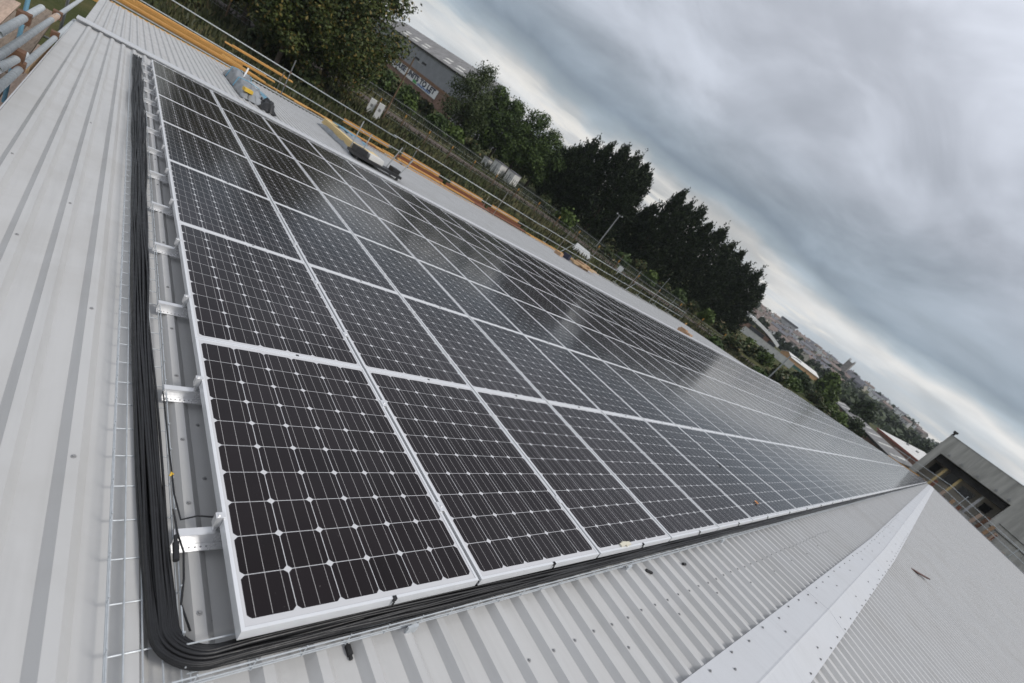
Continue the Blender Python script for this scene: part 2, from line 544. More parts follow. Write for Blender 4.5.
M['ground'] = ground_mat()
M['track'] = mat('dark earth track', (0.075, 0.055, 0.043), 0.95, 0, 0.35, 0.5)
g = MB()
radii = [0, 20, 40, 50, 55, 60, 66, 72, 78, 85, 92, 100, 110, 120, 135, 160, 200, 250, 320, 400, 480, 560, 640, 720, 800, 880, 960, 1100, 1300, 1450, 1600]
NA = 120
gv = [(CAM.x, CAM.y, ground_z(CAM.x, CAM.y))]
for rr in radii[1:]:
    for k in range(NA):
        a = 2 * math.pi * k / NA
        x, y = CAM.x + rr * math.cos(a), CAM.y + rr * math.sin(a)
        gv.append((x, y, ground_z(x, y)))
gf = [(0, 1 + k, 1 + (k + 1) % NA) for k in range(NA)]
for i in range(len(radii) - 2):
    for k in range(NA):
        o = 1 + i * NA
        gf.append((o + k, o + NA + k, o + NA + (k + 1) % NA, o + (k + 1) % NA))
g.add(gv, gf)
tag(link_mesh('ground', g, M['ground'], smooth=True), kind='structure')


def gp(az, d, dz=0.0):
    x, y = CAM.x + d * math.cos(R(az)), CAM.y + d * math.sin(R(az))
    return Vector((x, y, ground_z(x, y) + dz))


def strip(name, pts, width, material, dz):
    b = MB()
    n = len(pts)
    vs_ = []
    for i, p in enumerate(pts):
        d = Vector(pts[min(i + 1, n - 1)]) - Vector(pts[max(i - 1, 0)])
        s = Vector((-d.y, d.x, 0)).normalized() * width / 2
        for sg in (-1, -0.33, 0.33, 1):
            q = Vector(p) + s * sg
            vs_.append((q.x, q.y, ground_z(q.x, q.y) + dz))
    b.add(vs_, [(4 * i + k, 4 * i + k + 1, 4 * i + 5 + k, 4 * i + 4 + k) for i in range(n - 1) for k in range(3)])
    return tag(link_mesh(name, b, material), kind='structure')


TR0, TR1 = gp(100, 84), gp(18, 96)                # an earth track runs past behind the building


def track_pt(s, off=0.0):
    d = (TR1 - TR0); nrm = Vector((-d.y, d.x, 0)).normalized()
    p = TR0 + d * s + nrm * off
    return Vector((p.x, p.y, ground_z(p.x, p.y)))


TRACK_AZ = [(100, 86), (90, 85), (80, 84.5), (72, 85), (64, 87), (56, 90), (50, 92.5), (44, 94), (38, 96), (32, 98), (24, 104), (16, 114)]


def track_d(az):
    for (a0, d0), (a1, d1) in zip(TRACK_AZ, TRACK_AZ[1:]):
        if a1 <= az <= a0:
            return d0 + (d1 - d0) * (a0 - az) / (a0 - a1)
    return 90


strip('track', [gp(a, track_d(a)) for a in np.arange(100, 15.9, -2)], 3.2, M['track'], 0.10)

# ------------------------------------------------------------------ the roof we stand on
X0, X1 = -1.12, 50.0
RIB, PH0 = 0.1735, 0.112
PAN, CROWN = -0.150, -0.118


def rib_profile(x0, x1, pan=PAN, crown=CROWN):
    prof = [(x0, pan)]
    k = math.ceil((x0 - PH0) / RIB)
    while True:
        c = PH0 + k * RIB
        if c + 0.05 > x1:
            break
        if c - 0.05 > x0:
            # small stiffener in the pan then the rib
            prof += [(c - 0.046, pan), (c - 0.017, crown), (c + 0.017, crown), (c + 0.046, pan)]
        k += 1
    prof.append((x1, pan))
    return prof


def sheet(name, parent, prof, ys, zf, m_):
    b = MB()
    n = len(prof)
    vs_ = [(x, (y(x) if callable(y) else y), z_ + zf((y(x) if callable(y) else y), x)) for y in ys for x, z_ in prof]
    fs = [(j * n + i, j * n + i + 1, (j + 1) * n + i + 1, (j + 1) * n + i) for j in range(len(ys) - 1) for i in range(n - 1)]
    b.add(vs_, fs)
    return link_mesh(name, b, m_, parent)


RIDGE_Y = -0.935
T6 = math.tan(2 * PITCH)


def ridge(x):
    return RIDGE_Y + 0.55 * max(0.0, x - 9.0) / 41.0


wh = thing('warehouse', (20, 0, -8.5), 'grey ribbed metal roof under the solar panels, with its pale screwed ridge capping', 'building', rot=True)
prof = rib_profile(X0, X1)
sheet('roof_sheet', wh, prof, [lambda x: ridge(x) + 0.02, 4.2, 8.4, 12.75], lambda y, x: 0.0, M['sheet'])
sheet('roof_sheet', wh, prof, [-22.0, -12.0, lambda x: ridge(x) - 0.02], lambda y, x: -(ridge(x) - y) * T6, M['sheet'])
LOWPAN = -0.45
sheet('roof_sheet', wh, rib_profile(X0, X1, LOWPAN, LOWPAN + 0.032), [13.0, 25.0], lambda y, x: 0.0, M['sheet'])
# upstand between the two levels, its pale capping
b = MB(); b.box((X0, 12.70, -0.47), (X1, 13.02, -0.098)); link_mesh('upstand', b, M['flash'], wh)
b = MB(); b.box((X0 - 0.01, 12.62, -0.095), (X1 + 0.02, 13.06, -0.070)); link_mesh('upstand_capping', b, M['flash'], wh)
# ridge capping: two flanges, folded
cap = MB()
ap = (RIDGE_Y, CROWN + 0.020)
y1, z1 = RIDGE_Y + 0.222, CROWN + 0.006
y2 = RIDGE_Y - 0.192; z2 = CROWN - 0.192 * T6 + 0.006
xs = [X0 - 0.03, 4.88, 4.882, 9.88, 9.882, 14.88, 14.882, 22, 22.002, 30, 38, X1 + 0.03]
vs_ = []
for i, x in enumerate(xs):
    lift = 0.0025 if i in (2, 3, 6, 7) else 0.0
    r0_ = ridge(x) - RIDGE_Y
    vs_ += [(x, yy_ + r0_, zz_) for yy_, zz_ in ((y1, z1 - 0.012 + lift), (y1, z1 + lift), (ap[0] + 0.012, ap[1] - 0.001 + lift), (ap[0], ap[1] + 0.003 + lift), (ap[0] - 0.012, ap[1] - 0.002 + lift), (y2, z2 + lift), (y2, z2 - 0.012 + lift))]
cap.add(vs_, [(7 * i + k, 7 * i + 7 + k, 7 * i + 8 + k, 7 * i + 1 + k) for i in range(len(xs) - 1) for k in range(6)])
capo = link_mesh('ridge_cap', cap, M['flash'], wh)


def screw_mesh(p, nrm, r=0.0085):
    b_ = MB()
    nv = Vector(nrm).normalized()
    s = nv.cross(Vector((1, 0, 0))).normalized(); u = nv.cross(s)
    rings = [(r, 0.0), (r, 0.002), (r * 0.62, 0.0025), (r * 0.58, 0.0075)]
    vv = [Vector(p) + (s * math.cos(k * math.pi / 4) + u * math.sin(k * math.pi / 4)) * q + nv * h for q, h in rings for k in range(8)]
    b_.add(vv, [(i * 8 + k, i * 8 + (k + 1) % 8, i * 8 + 8 + (k + 1) % 8, i * 8 + 8 + k) for i in range(3) for k in range(8)] + [tuple(24 + k for k in range(8))])
    return b_


rs = random.Random(11)
proto = None
sq = []
x = 1.35
while x < 16:
    sq.append((x + rs.uniform(-.03, .03), RIDGE_Y + 0.186 + rs.uniform(-.012, .01), 0)); x += 0.347
x = 1.62
while x < 14:
    sq.append((x + rs.uniform(-.05, .05), RIDGE_Y + 0.10 + rs.uniform(-.02, .02), 0)); x += 1.04
x = 1.5
while x < 14:
    sq.append((x + rs.uniform(-.03, .03), RIDGE_Y - 0.168 + rs.uniform(-.01, .01), 1)); x += 0.347
x = 1.9
while x < 12:
    sq.append((x + rs.uniform(-.05, .05), RIDGE_Y - 0.10 + rs.uniform(-.02, .02), 1)); x += 1.04


def copy_part(src, parent, delta):
    c = src.copy(); col.objects.link(c); c.parent = parent; c.location = Vector(src.location) + Vector(delta); return c


protos = {}
for x, y, s in sq:
    zc = (z1 + (ap[1] - z1) * (1 - (y - RIDGE_Y) / 0.222)) if s == 0 else (z2 + (ap[1] - z2) * (1 - (RIDGE_Y - y) / 0.192))
    zc += 0.003
    y += ridge(x) - RIDGE_Y
    nrm = (0, (ap[1] - z1) / 0.235, 1) if s == 0 else (0, -(ap[1] - z2) / 0.192, 1)
    if s not in protos:
        protos[s] = (link_mesh('screw', screw_mesh((x, y, zc), nrm), M['screw'], capo), (x, y, zc))
    else:
        o, p0 = protos[s]
        copy_part(o, capo, (x - p0[0], y - p0[1], zc - p0[2]))
# screws through the sheet ribs: one line above the tray, a purlin line further down, a few by the verge
pts = [(PH0 + RIB * k, -0.335 + rs.uniform(-.006, .006), CROWN) for k in range(6, 46)]
pts += [(PH0 + RIB * k + rs.uniform(-.004, .004), -0.44 + rs.uniform(-.03, .03), CROWN) for k in range(10, 40, 4)]
pts += [(PH0 - RIB, yy, CROWN) for yy in (0.16, 0.62, 0.98, 1.45, 1.9, 2.4, 3.1, 3.7, 4.4, 5.2)]
pts += [(PH0 - RIB * 3, 0.86, CROWN), (PH0 - RIB * 3, 1.95, CROWN), (PH0 - RIB * 4, 3.3, CROWN), (PH0 - RIB * 5, 2.6, CROWN), (PH0 - RIB * 6, 3.9, CROWN), (PH0 - RIB * 4, 5.6, CROWN)]
pts += [(PH0 - RIB / 2 - 0.01, yy, PAN) for yy in (0.78, 1.12, 2.2)]
p0 = None
for p in pts:
    if p0 is None:
        so = link_mesh('screw', screw_mesh(p, (0, 0, 1)), M['screw'], wh); p0 = p
    else:
        copy_part(so, wh, (p[0] - p0[0], p[1] - p0[1], p[2] - p0[2]))
# verge trims, walls
b = MB(); b.box((X0 - 0.012, RIDGE_Y, -0.32), (X0 - 0.002, 12.60, -0.146)); link_mesh('verge_flashing', b, M['flash'], wh)
b = MB(); b.box((X1 + 0.002, ridge(X1), -0.32), (X1 + 0.035, 12.65, -0.105)); link_mesh('verge_flashing', b, M['flash'], wh)
b = MB(); b.prism([(X1 + 0.002, ridge(X1), -0.105), (X1 + 0.002, -22, -0.105 - (22 + ridge(X1)) * T6), (X1 + 0.002, -22, -0.32 - (22 + ridge(X1)) * T6), (X1 + 0.002, ridge(X1), -0.32)], (0, 0, 0), (0.033, 0, 0))
link_mesh('verge_flashing', b, M['flash'], wh)
b = MB()
for xa in (X0 + 0.02, X1 - 0.22):
    b.prism([(xa, -21.8, -8.5), (xa, -21.8, -0.2 - (21.8 + RIDGE_Y) * T6), (xa, RIDGE_Y, -0.19), (xa, 12.6, -0.19), (xa, 12.9, -0.5), (xa, 24.8, -0.5), (xa, 24.8, -8.5)], (0, 0, 0), (0.2, 0, 0))
b.box((X0 + 0.02, 24.6, -8.5), (X1 - 0.02, 24.82, -0.49))
link_mesh('wall', b, M['cladgrey'], wh)

# ------------------------------------------------------------------ solar array
PW, PL, PT = 0.992, 1.650, 0.040
CW, RWY = 1.012, 1.654
LIP = 0.012
NCOL, NROW, NIND = 49, 7, 42


def frame_mb(b=None, dx=0, dy=0, mi=0):
    b = b or MB()
    for (x0, y0, x1, y1) in ((0, 0, LIP, PL), (PW - LIP, 0, PW, PL), (LIP, 0, PW - LIP, LIP), (LIP, PL - LIP, PW - LIP, PL)):
        b.box((dx + x0, dy + y0, -PT), (dx + x1, dy + y1, 0), mi)
    return b


def lam_mb(b=None, dx=0, dy=0, mi=0):
    b = b or MB()
    e = 0.0005
    x0, y0, x1, y1 = LIP + e, LIP + e, PW - LIP - e, PL - LIP - e
    zt, zb = -0.0022, -0.008
    P = [(x0, y0), (x1, y0), (x1, y1), (x0, y1)]
    b.add([(dx + x, dy + y, zt) for x, y in P] + [(dx + x, dy + y, zb) for x, y in P],
          [(0, 1, 2, 3), (7, 6, 5, 4), (0, 4, 5, 1), (1, 5, 6, 2), (2, 6, 7, 3), (3, 7, 4, 0)], mi,
          [P] + [[(-1, -1)] * 4] * 5)
    return b


first = thing('solar_panel', (0, 0, 0), 'x', 'solar panel', 'solar panels in rows on the roof', rot=True)
link_mesh('frame', frame_mb(), M['alu'], first)
link_mesh('laminate', lam_mb(), M['cells'], first)
for yy in (0.425, 1.265):
    c = MB()
    c.box((PW + 0.001, yy - 0.03, -0.020), (CW - 0.001, yy + 0.03, -0.006))
    c.box((PW - 0.008, yy - 0.03, 0.0015), (CW + 0.008, yy + 0.03, 0.0045))
    c.tube([(PW + 0.010, yy, 0.0045), (PW + 0.010, yy, 0.010)], 0.006, 6)
    link_mesh('clamp', c, M['mill'], first)
c = MB(); c.box((PW + 0.0015, 0.004, -0.030), (CW - 0.0015, PL - 0.004, -0.012 - 0.0095)); link_mesh('gap_shade', c, M['black'], first)  # added black strip, imitates the deep shade in the gap between columns
# a small black cable clip on the near edge of the row by the ridge
clip_mb = MB(); clip_mb.box((0.538, -0.005, -0.012), (0.554, 0.010, 0.003)); clip_mb.box((0.542, -0.009, -0.030), (0.549, -0.005, -0.012))
# far panels: one mesh, two materials
fm = frame_mb(); lam_mb(fm, mi=1); fm.box((PW + 0.0015, 0.004, -0.030), (CW - 0.0015, PL - 0.004, -0.0215), 2)  # last box: same black strip painting the gap's shade
me_far = None
place_words = {0: 'in the row nearest the ridge capping', 1: 'in the second row from the ridge capping', 2: 'in the third row from the ridge capping', 3: 'in the middle row of the array',
               4: 'in the third row from the far upstand', 5: 'in the second row from the far upstand', 6: 'in the row beside the far white upstand'}


def panel_label(i, j):
    if i == 0:
        return 'black solar panel at the cable tray end, ' + place_words[j]
    return f'black solar panel {ordinal(i)} from the cable tray {place_words[j]}'


clip_src = None
rpan = random.Random(40)
for j in range(NROW):
    for i in range(NIND):
        px, py = i * CW, j * RWY
        near = i < 12
        if i == 0 and j == 0:
            o = first
        elif near:
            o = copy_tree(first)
        else:
            if me_far is None:
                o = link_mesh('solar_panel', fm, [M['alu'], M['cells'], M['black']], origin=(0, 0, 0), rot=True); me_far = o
            else:
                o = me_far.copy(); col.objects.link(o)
        o.location = to_world((px, py, rpan.uniform(-.001, .001)))
        o.rotation_euler = (-PITCH + rpan.uniform(-.0011, .0011), rpan.uniform(-.0014, .0014), 0)
        tag(o, panel_label(i, j), 'solar panel', 'solar panels in rows on the roof')
        if j == 0 and near:
            if clip_src is None:
                clip_src = link_mesh('cable_clip', clip_mb, M['black'], o, smooth=False)
            else:
                cc = clip_src.copy(); col.objects.link(cc); cc.parent = o
rest = MB()
for j in range(NROW):
    for i in range(NIND, NCOL):
        frame_mb(rest, i * CW, j * RWY); lam_mb(rest, i * CW, j * RWY, 1)
o = link_mesh('solar_panels', rest, [M['alu'], M['cells']], rot=True)
tag(o, 'far end of the solar array, tiny panels beside the far gable edge', 'solar panels', None, 'stuff')

# mounting rails under the panels, their pale ends sticking out beside the tray
XE = NCOL * CW
rail_rows = [(j, yy) for j in range(NROW) for yy in (0.425, 1.265)]
for n_, (j, yy) in enumerate(rail_rows):
    y = j * RWY + yy
    rowtxt = ['under the panel row nearest the ridge', 'under the second panel row', 'under the third panel row', 'under the middle panel row', 'under the fifth panel row', 'under the sixth panel row', 'under the panel row by the upstand'][j]
    t = thing('mounting_rail', (-0.13, y, CROWN), f'pale aluminium mounting rail {rowtxt}, {"ridge side" if yy < 1 else "upstand side"}', 'rail', 'mounting rails under the panels', rot=True)
    b = MB()
    # Z profile: foot flange, web, top flange
    zb = CROWN + 0.0015; zt = zb + 0.046
    b.box((-0.130, y - 0.030, zb), (XE, y + 0.002, zb + 0.003))
    b.box((-0.130, y + 0.0025, zb), (XE, y + 0.0055, zt))
    b.box((-0.130, y + 0.006, zt - 0.003), (XE, y + 0.036, zt))
    link_mesh('rail_profile', b, M['mill'], t)
    if j < 4:
        b = MB()
        for k in range(6):
            b.tube([(-0.112 + k * 0.018, y - 0.014, zb + 0.0032), (-0.112 + k * 0.018, y - 0.014, zb + 0.0042)], 0.0036 if k else 0.009, 6)
        link_mesh('slot', b, M['screw'], t)
    b = MB()
    b.box((-0.014, y + 0.014, zt + 0.001), (-0.004, y + 0.026, -0.040)); b.box((-0.024, y + 0.007, -0.0395), (-0.0015, y + 0.034, -0.008)); b.box((-0.024, y + 0.007, -0.0075), (-0.0015, y + 0.034, 0.0015)); b.box((-0.024, y + 0.007, 0.002), (0.007, y + 0.034, 0.0045))
    b.tube([(-0.013, y + .02, 0.0045), (-0.013, y + .02, 0.010)], 0.0055, 6)
    link_mesh('end_clamp', b, M['mill'], t)

# ------------------------------------------------------------------ wire cable tray and cables
tray = thing('cable_tray', (-0.2, 0.0, CROWN), 'galvanised wire mesh cable tray turning the corner of the solar array', 'cable tray', rot=True)
WR = 0.0026
YTOP = 11.95
zb = CROWN + WR + 0.0005
b = MB()
TX = (-0.297, -0.256, -0.212, -0.165, -0.122)
for i, x in enumerate(TX):
    zz_ = zb
    b.tube([(x, -0.10, zb + WR), (x, 4, zb + WR), (x, YTOP, zb + WR)], WR, 6)
for x in (TX[0] - 0.002, TX[-1] + 0.002):
    b.tube([(x, -0.02 if x > -0.2 else -0.10, zb + 0.030), (x, YTOP, zb + 0.030)], WR, 6)
y = -0.08
while y < YTOP:
    b.tube([(TX[0] - 0.002, y, zb + 0.040), (TX[0] - 0.002, y, zb - 0.0005), (TX[-1] + 0.002, y, zb - 0.0005), (TX[-1] + 0.002, y, zb + 0.045)], WR, 5)
    y += 0.158
link_mesh('wire_run', b, M['galv'], tray)
b = MB()
TY = (-0.056, -0.022, 0.010, 0.038)
for y in TY:
    b.tube([(-0.11, y, zb + WR), (10, y, zb + WR), (XE - 0.3, y, zb + WR)], WR, 6)
for y in (TY[0] - 0.003, ):
    b.tube([(-0.16, y, zb + 0.045), (XE - 0.3, y, zb + 0.045)], WR, 6)
    b.tube([(-0.16, y - 0.001, zb + 0.022), (XE - 0.3, y - 0.001, zb + 0.022)], WR * 0.8, 6)
b.tube([(-0.12, TY[-1], zb + 0.047), (0.04, TY[-1], zb + 0.047)], WR, 6)
x = -0.10
while x < XE - 0.3:
    b.tube([(x, TY[0] - 0.003, zb + 0.052), (x, TY[0] - 0.003, zb - 0.0005), (x, TY[-1] + 0.003, zb - 0.0005), (x, TY[-1] + 0.003, zb + 0.03)], WR, 5)
    x += 0.158 if x < 14 else 0.632
link_mesh('wire_run', b, M['galv'], tray)
for x in (0.62, 2.35, 4.1):
    b = MB(); b.box((x, -0.082, zb - 0.01), (x + 0.05, -0.0725, zb + 0.03)); link_mesh('splice_plate', b, M['galv'], tray)

bund = thing('cable_bundle', (-0.2, 0.0, CROWN + 0.01), 'thick bundle of black cables lying in the wire tray round the array corner', 'cables', rot=True)
rc = random.Random(21)
CR = 0.0056
n_c = 40
for k in range(n_c):
    u = (k % 13 + 0.5) / 13 - 0.5
    layer = k // 13
    b = MB()
    off = u * 0.072
    wide = lambda y_: 1.0 + 0.75 * min(1.0, max(0.0, (y_ - 2.0) / 5.0))
    zc = zb + 2 * WR + CR + layer * 0.0095 - abs(u) * 0.012 * layer
    f1, f2, ph1, ph2 = rc.uniform(0.6, 1.5), rc.uniform(2, 4), rc.uniform(0, 6), rc.uniform(0, 6)
    amp = rc.uniform(0.006, 0.017)
    drift = lambda y_: 0.034 * (1 - min(1.0, max(0.0, (y_ - 0.15) / 1.5)) ** 0.6)
    xc = -0.198 + off
    yb = 0.000 + off * 0.80
    zrun = zc + 0.014 * (0.5 - abs(u)) + (0.012 if k % 2 else 0.0)
    yt = YTOP - 0.15 - rc.uniform(0, 0.1)
    pts = []
    y = yt
    while y > 0.24:
        q = amp * math.sin(f1 * y + ph1) + amp * 0.5 * math.sin(f2 * y + ph2)
        q *= min(1, (y - 0.1) / 0.6) * (0.40 + 0.60 * min(1, y / 7))
        pts.append((-0.198 + off * wide(y) + q + drift(y) - 0.010 * math.sin(min(1, y / 6) * math.pi), y, zc + 0.005 * math.sin(f2 * 0.8 * y + ph1) + 0.004 * (1 + math.sin(f1 * y * 1.7 + ph2))))
        y -= 0.22 if y > 3 else 0.12
    # turn the corner: outer cables make the wider arc
    xl = xc + drift(0.15)
    rad = 0.115 - off * 0.7
    cxx, cyy = xl + rad, yb + rad * 1.05
    for a in np.linspace(184, 270, 10):
        f_ = (a - 184) / 86
        pts.append((cxx + rad * math.cos(R(a)), cyy + rad * 1.05 * math.sin(R(a)), zc * (1 - f_) + zrun * f_ + 0.008 * math.sin(f_ * math.pi)))
    x = cxx + 0.10
    xe = XE - 0.4 - rc.uniform(0, 0.8) if layer < 2 or k % 2 else rc.uniform(9, 30)
    while x < xe:
        q = amp * math.sin(f1 * 1.5 * x + ph1) + amp * 0.4 * math.sin(f2 * x + ph2)
        pts.append((x, yb + q * 0.7 * min(1, x / .5), zrun + 0.005 * (1 + math.sin(f2 * x * 0.7 + ph1))))
        x += 0.16 if x < 3 else (0.4 if x < 12 else 2.0)
    b.tube(pts, rc.uniform(0.0046, 0.0064), 6)
    link_mesh('cable', b, M['cable'], bund, smooth=True)

# a loose lead with its plug, a few tails
ld = thing('loose_cable', (-0.12, 0.4, CROWN), 'thin black lead with a plug leaving the bundle beside the nearest rail end', 'cable', rot=True)
b = MB(); b.tube([(-0.135, 1.25, -0.075), (-0.128, 0.85, -0.070), (-0.122, 0.62, -0.070), (-0.108, 0.50, -0.07), (-0.06, 0.50, -0.055), (0.0, 0.485, -0.05), (0.04, 0.47, -0.06)], 0.0032, 6); link_mesh('lead', b, M['cable'], ld, smooth=True)
b = MB(); b.tube([(-0.128, 0.55, -0.07), (-0.122, 0.44, -0.066), (-0.108, 0.36, -0.068), (-0.112, 0.26, -0.072), (-0.12, 0.18, -0.085), (-0.10, 0.09, -0.09)], 0.0034, 6); link_mesh('lead', b, M['cable'], ld, smooth=True)
b = MB(); b.tube([(-0.128, 0.40, -0.068), (-0.131, 0.33, -0.068)], 0.010, 8); b.tube([(-0.1275, 0.43, -0.067), (-0.128, 0.40, -0.068)], 0.0065, 8); link_mesh('plug', b, M['black'], ld)
b = MB(); b.tube([(-0.131, 0.715, -0.071), (-0.128, 0.725, -0.062), (-0.122, 0.72, -0.068)], 0.005, 6); link_mesh('yellow_tie', b, M['yellow'], ld)

# litter on the sheets
t = MB(); t.box((0.388, -0.090, PAN + 0.001), (0.404, -0.052, PAN + 0.016)); t.tube([(0.396, -0.052, PAN + 0.01), (0.396, -0.040, PAN + 0.016)], 0.004, 6); t.box((0.391, -0.104, PAN + 0.002), (0.401, -0.090, PAN + 0.012))
tag(link_mesh('cable_clip', t, M['black'], rot=True), 'black plastic cable clip dropped in a roof pan just below the tray', 'clip')
t = MB(); t.tube([(0, 0, 0), (0.02, -0.11, 0.002)], 0.0022, 5); t.v = [(v[0] - 0.055, v[1] + 0.26, v[2] + PAN + 0.003) for v in t.v]
tag(link_mesh('cable_tie', t, M['screw'], rot=True), 'thin grey tie offcut lying lengthwise in the pan beside the corner panel', 'cable tie')
t = MB(); t.tube([(-0.058, 0.125, PAN + 0.003), (-0.018, 0.145, PAN + 0.003)], 0.0024, 5)
tag(link_mesh('cable_tie', t, M['screw'], rot=True), 'short grey tie offcut lying crosswise in the pan beside the corner panel', 'cable tie')
t = MB(); t.tube([(2.62, -0.105, PAN + 0.012), (2.66, -0.138, PAN + 0.012)], 0.010, 7)
tag(link_mesh('grommet', t, M['black'], rot=True), 'larger black rubber grommet lying in a pan close under the tray', 'grommet')
t = MB(); t.tube([(3.17, -0.143, PAN + 0.012), (3.20, -0.150, PAN + 0.012)], 0.011, 7)
tag(link_mesh('grommet', t, M['black'], rot=True), 'smaller black rubber grommet lying farther along under the tray', 'grommet')


def leaf(name, c, L, Wd, m_, label, cat, yaw, curl=0.25, zoff=0.0):
    b_ = MB()
    n = 7
    vv = []
    for i in range(n):
        s = i / (n - 1)
        wd = Wd * math.sin(math.pi * min(1, s * 0.93 + 0.05)) ** 0.8
        for sg in (-1, 0, 1):
            lx, ly = (s - 0.5) * L, sg * wd / 2
            lz = 0.004 + curl * Wd * abs(sg) * 0.5 + curl * L * 0.25 * (s - 0.5) ** 2
            vv.append((c[0] + lx * math.cos(yaw) - ly * math.sin(yaw), c[1] + lx * math.sin(yaw) + ly * math.cos(yaw), c[2] + lz))
    top = len(vv)
    vv += [(p[0], p[1], p[2] - 0.0012) for p in vv]
    fs = []
    for i in range(n - 1):
        for k in range(2):
            q = (3 * i + k, 3 * i + 3 + k, 3 * i + 4 + k, 3 * i + 1 + k)
            fs += [q, tuple(top + r for r in reversed(q))]
    b_.add(vv, fs)
    b_.tube([(c[0] - L * 0.5 * math.cos(yaw), c[1] - L * 0.5 * math.sin(yaw), c[2] + 0.006), (c[0] - L * 0.72 * math.cos(yaw), c[1] - L * 0.72 * math.sin(yaw), c[2] + 0.010)], 0.0016, 5)
    return tag(link_mesh(name, b_, m_, rot=True), label, cat)


ly = -1.50
leaf('dry_leaf', (10.9, ly, CROWN - (RIDGE_Y - ly) * T6), 0.46, 0.10, M['leafdry'], 'dark red brown dry leaf on the ribbed slope beyond the ridge capping', 'leaf', R(-38), 0.4)
leaf('dry_leaf', (5.72, 0.20, 0.001), 0.075, 0.055, M['leaforange'], 'small orange leaf lying on a panel of the row nearest the ridge', 'leaf', 0.4, 0.3)
leaf('dry_leaf', (5.93, 0.83, 0.001), 0.07, 0.05, M['black'], 'small black leaf lying on a panel above the orange one', 'leaf', 1.1, 0.3)
t = MB()
rr = random.Random(3)
for k in range(5):
    t.obox((2.30 + 0.02 * k, 0.020 + rr.uniform(0, .015), 0.006), (0.016, rr.uniform(-.006, .006), 0.003), (0, 0.012, 0), (0, 0, 0.005))
tag(link_mesh('sealant_blob', t, M['sealant'], rot=True), 'cream blob of sealant on the near frame edge of the third panel', 'sealant')

# ------------------------------------------------------------------ goods on the lower roof
LZ = LOWPAN + 0.034
t = thing('wrapped_pallet', (2.7, 19.6, LZ), 'polythene wrapped bundle with blue bands on the lower roof, near the left end', 'bundle', rot=True)


def rumpled(b_, x0, y0, x1, y1, h, n=12, seed=1, amp=0.08, tilt=0.0):
    r_ = random.Random(seed)
    vv = []
    hs = {}
    for i in range(n + 1):
        for j in range(n + 1):
            s, q = i / n, j / n
            e = min(1, 5 * min(s, 1 - s)) ** 0.4 * min(1, 5 * min(q, 1 - q)) ** 0.4
            vv.append((x0 + (x1 - x0) * s + r_.uniform(-1, 1) * amp * 0.3, y0 + (y1 - y0) * q, LZ + 0.01 + (h + tilt * q) * e * (1 + r_.uniform(-amp, amp) * 2)))
    m_ = n + 1
    b_.add(vv, [(i * m_ + j, (i + 1) * m_ + j, (i + 1) * m_ + j + 1, i * m_ + j + 1) for i in range(n) for j in range(n)])
    return b_


b = rumpled(MB(), 2.45, 17.0, 3.2, 21.4, 0.24, 14, 1, 0.16, 0.16); link_mesh('wrapped_pack', b, M['film'], t, smooth=True)
for yy, hh in ((18.6, .36), (20.4, .42)):
    b = MB(); b.tube([(2.42, yy, LZ + .03), (2.50, yy, LZ + hh), (2.8, yy, LZ + hh + .03), (3.14, yy, LZ + hh - .02), (3.23, yy, LZ + .03)], .02, 6); link_mesh('blue_band', b, M['bluefilm'], t)
b = MB(); b.beam((2.3, 21.9, LZ + .52), (3.8, 21.7, LZ + .42), 0.22, 0.05); link_mesh('end_board', b, M['board'], t)
b = rumpled(MB(), 3.0, 16.6, 3.45, 17.8, 0.22, 8, 4, 0.25); link_mesh('black_bag', b, M['black'], t, smooth=True)
b = MB(); b.obox((2.62, 17.3, LZ + .24), (.12, .03, 0), (-.02, .12, 0), (0, 0, .05)); link_mesh('yellow_pack', b, M['yellow'], t)
b = MB(); b.obox((3.32, 19.0, LZ + .12), (.14, .05, 0), (-.05, .5, 0), (0, 0, .10)); link_mesh('blue_sheet', b, M['bluefilm'], t)
b = MB(); b.tube([(2.85, 20.0, LZ + .33), (2.92, 20.2, LZ + .66)], 0.025, 6); link_mesh('white_post', b, M['white'], t)

t = thing('insulation_stack', (6.7, 20, LZ), 'cream insulation boards in white and blue film, stacked on the lower roof', 'stack', rot=True)
b = MB()
for k in range(3):
    b.box((6.25 + 0.02 * (k % 2), 17.2, LZ + 0.13 + k * 0.085), (7.3, 21.7 - 0.05 * (k % 3), LZ + 0.21 + k * 0.085))
link_mesh('board_stack', b, M['yellowboard'], t)
b = rumpled(MB(), 6.15, 17.15, 6.6, 21.9, 0.17, 10, 14, 0.12); link_mesh('film_skirt', b, M['film'], t, smooth=True)
b = rumpled(MB(), 6.32, 17.3, 7.38, 21.6, 0.42, 12, 8, 0.05); link_mesh('film_cover', b, M['film'], t, smooth=True)
b = MB(); b.obox((6.8, 20.2, LZ + .46), (.26, .1, 0), (-.2, .7, 0), (0, 0, .012)); link_mesh('blue_print', b, M['bluefilm'], t)
b = MB(); b.obox((7.1, 18.8, LZ + .46), (.10, 0, 0), (0.1, .4, 0), (0, 0, .012)); link_mesh('blue_print', b, M['bluefilm'], t)

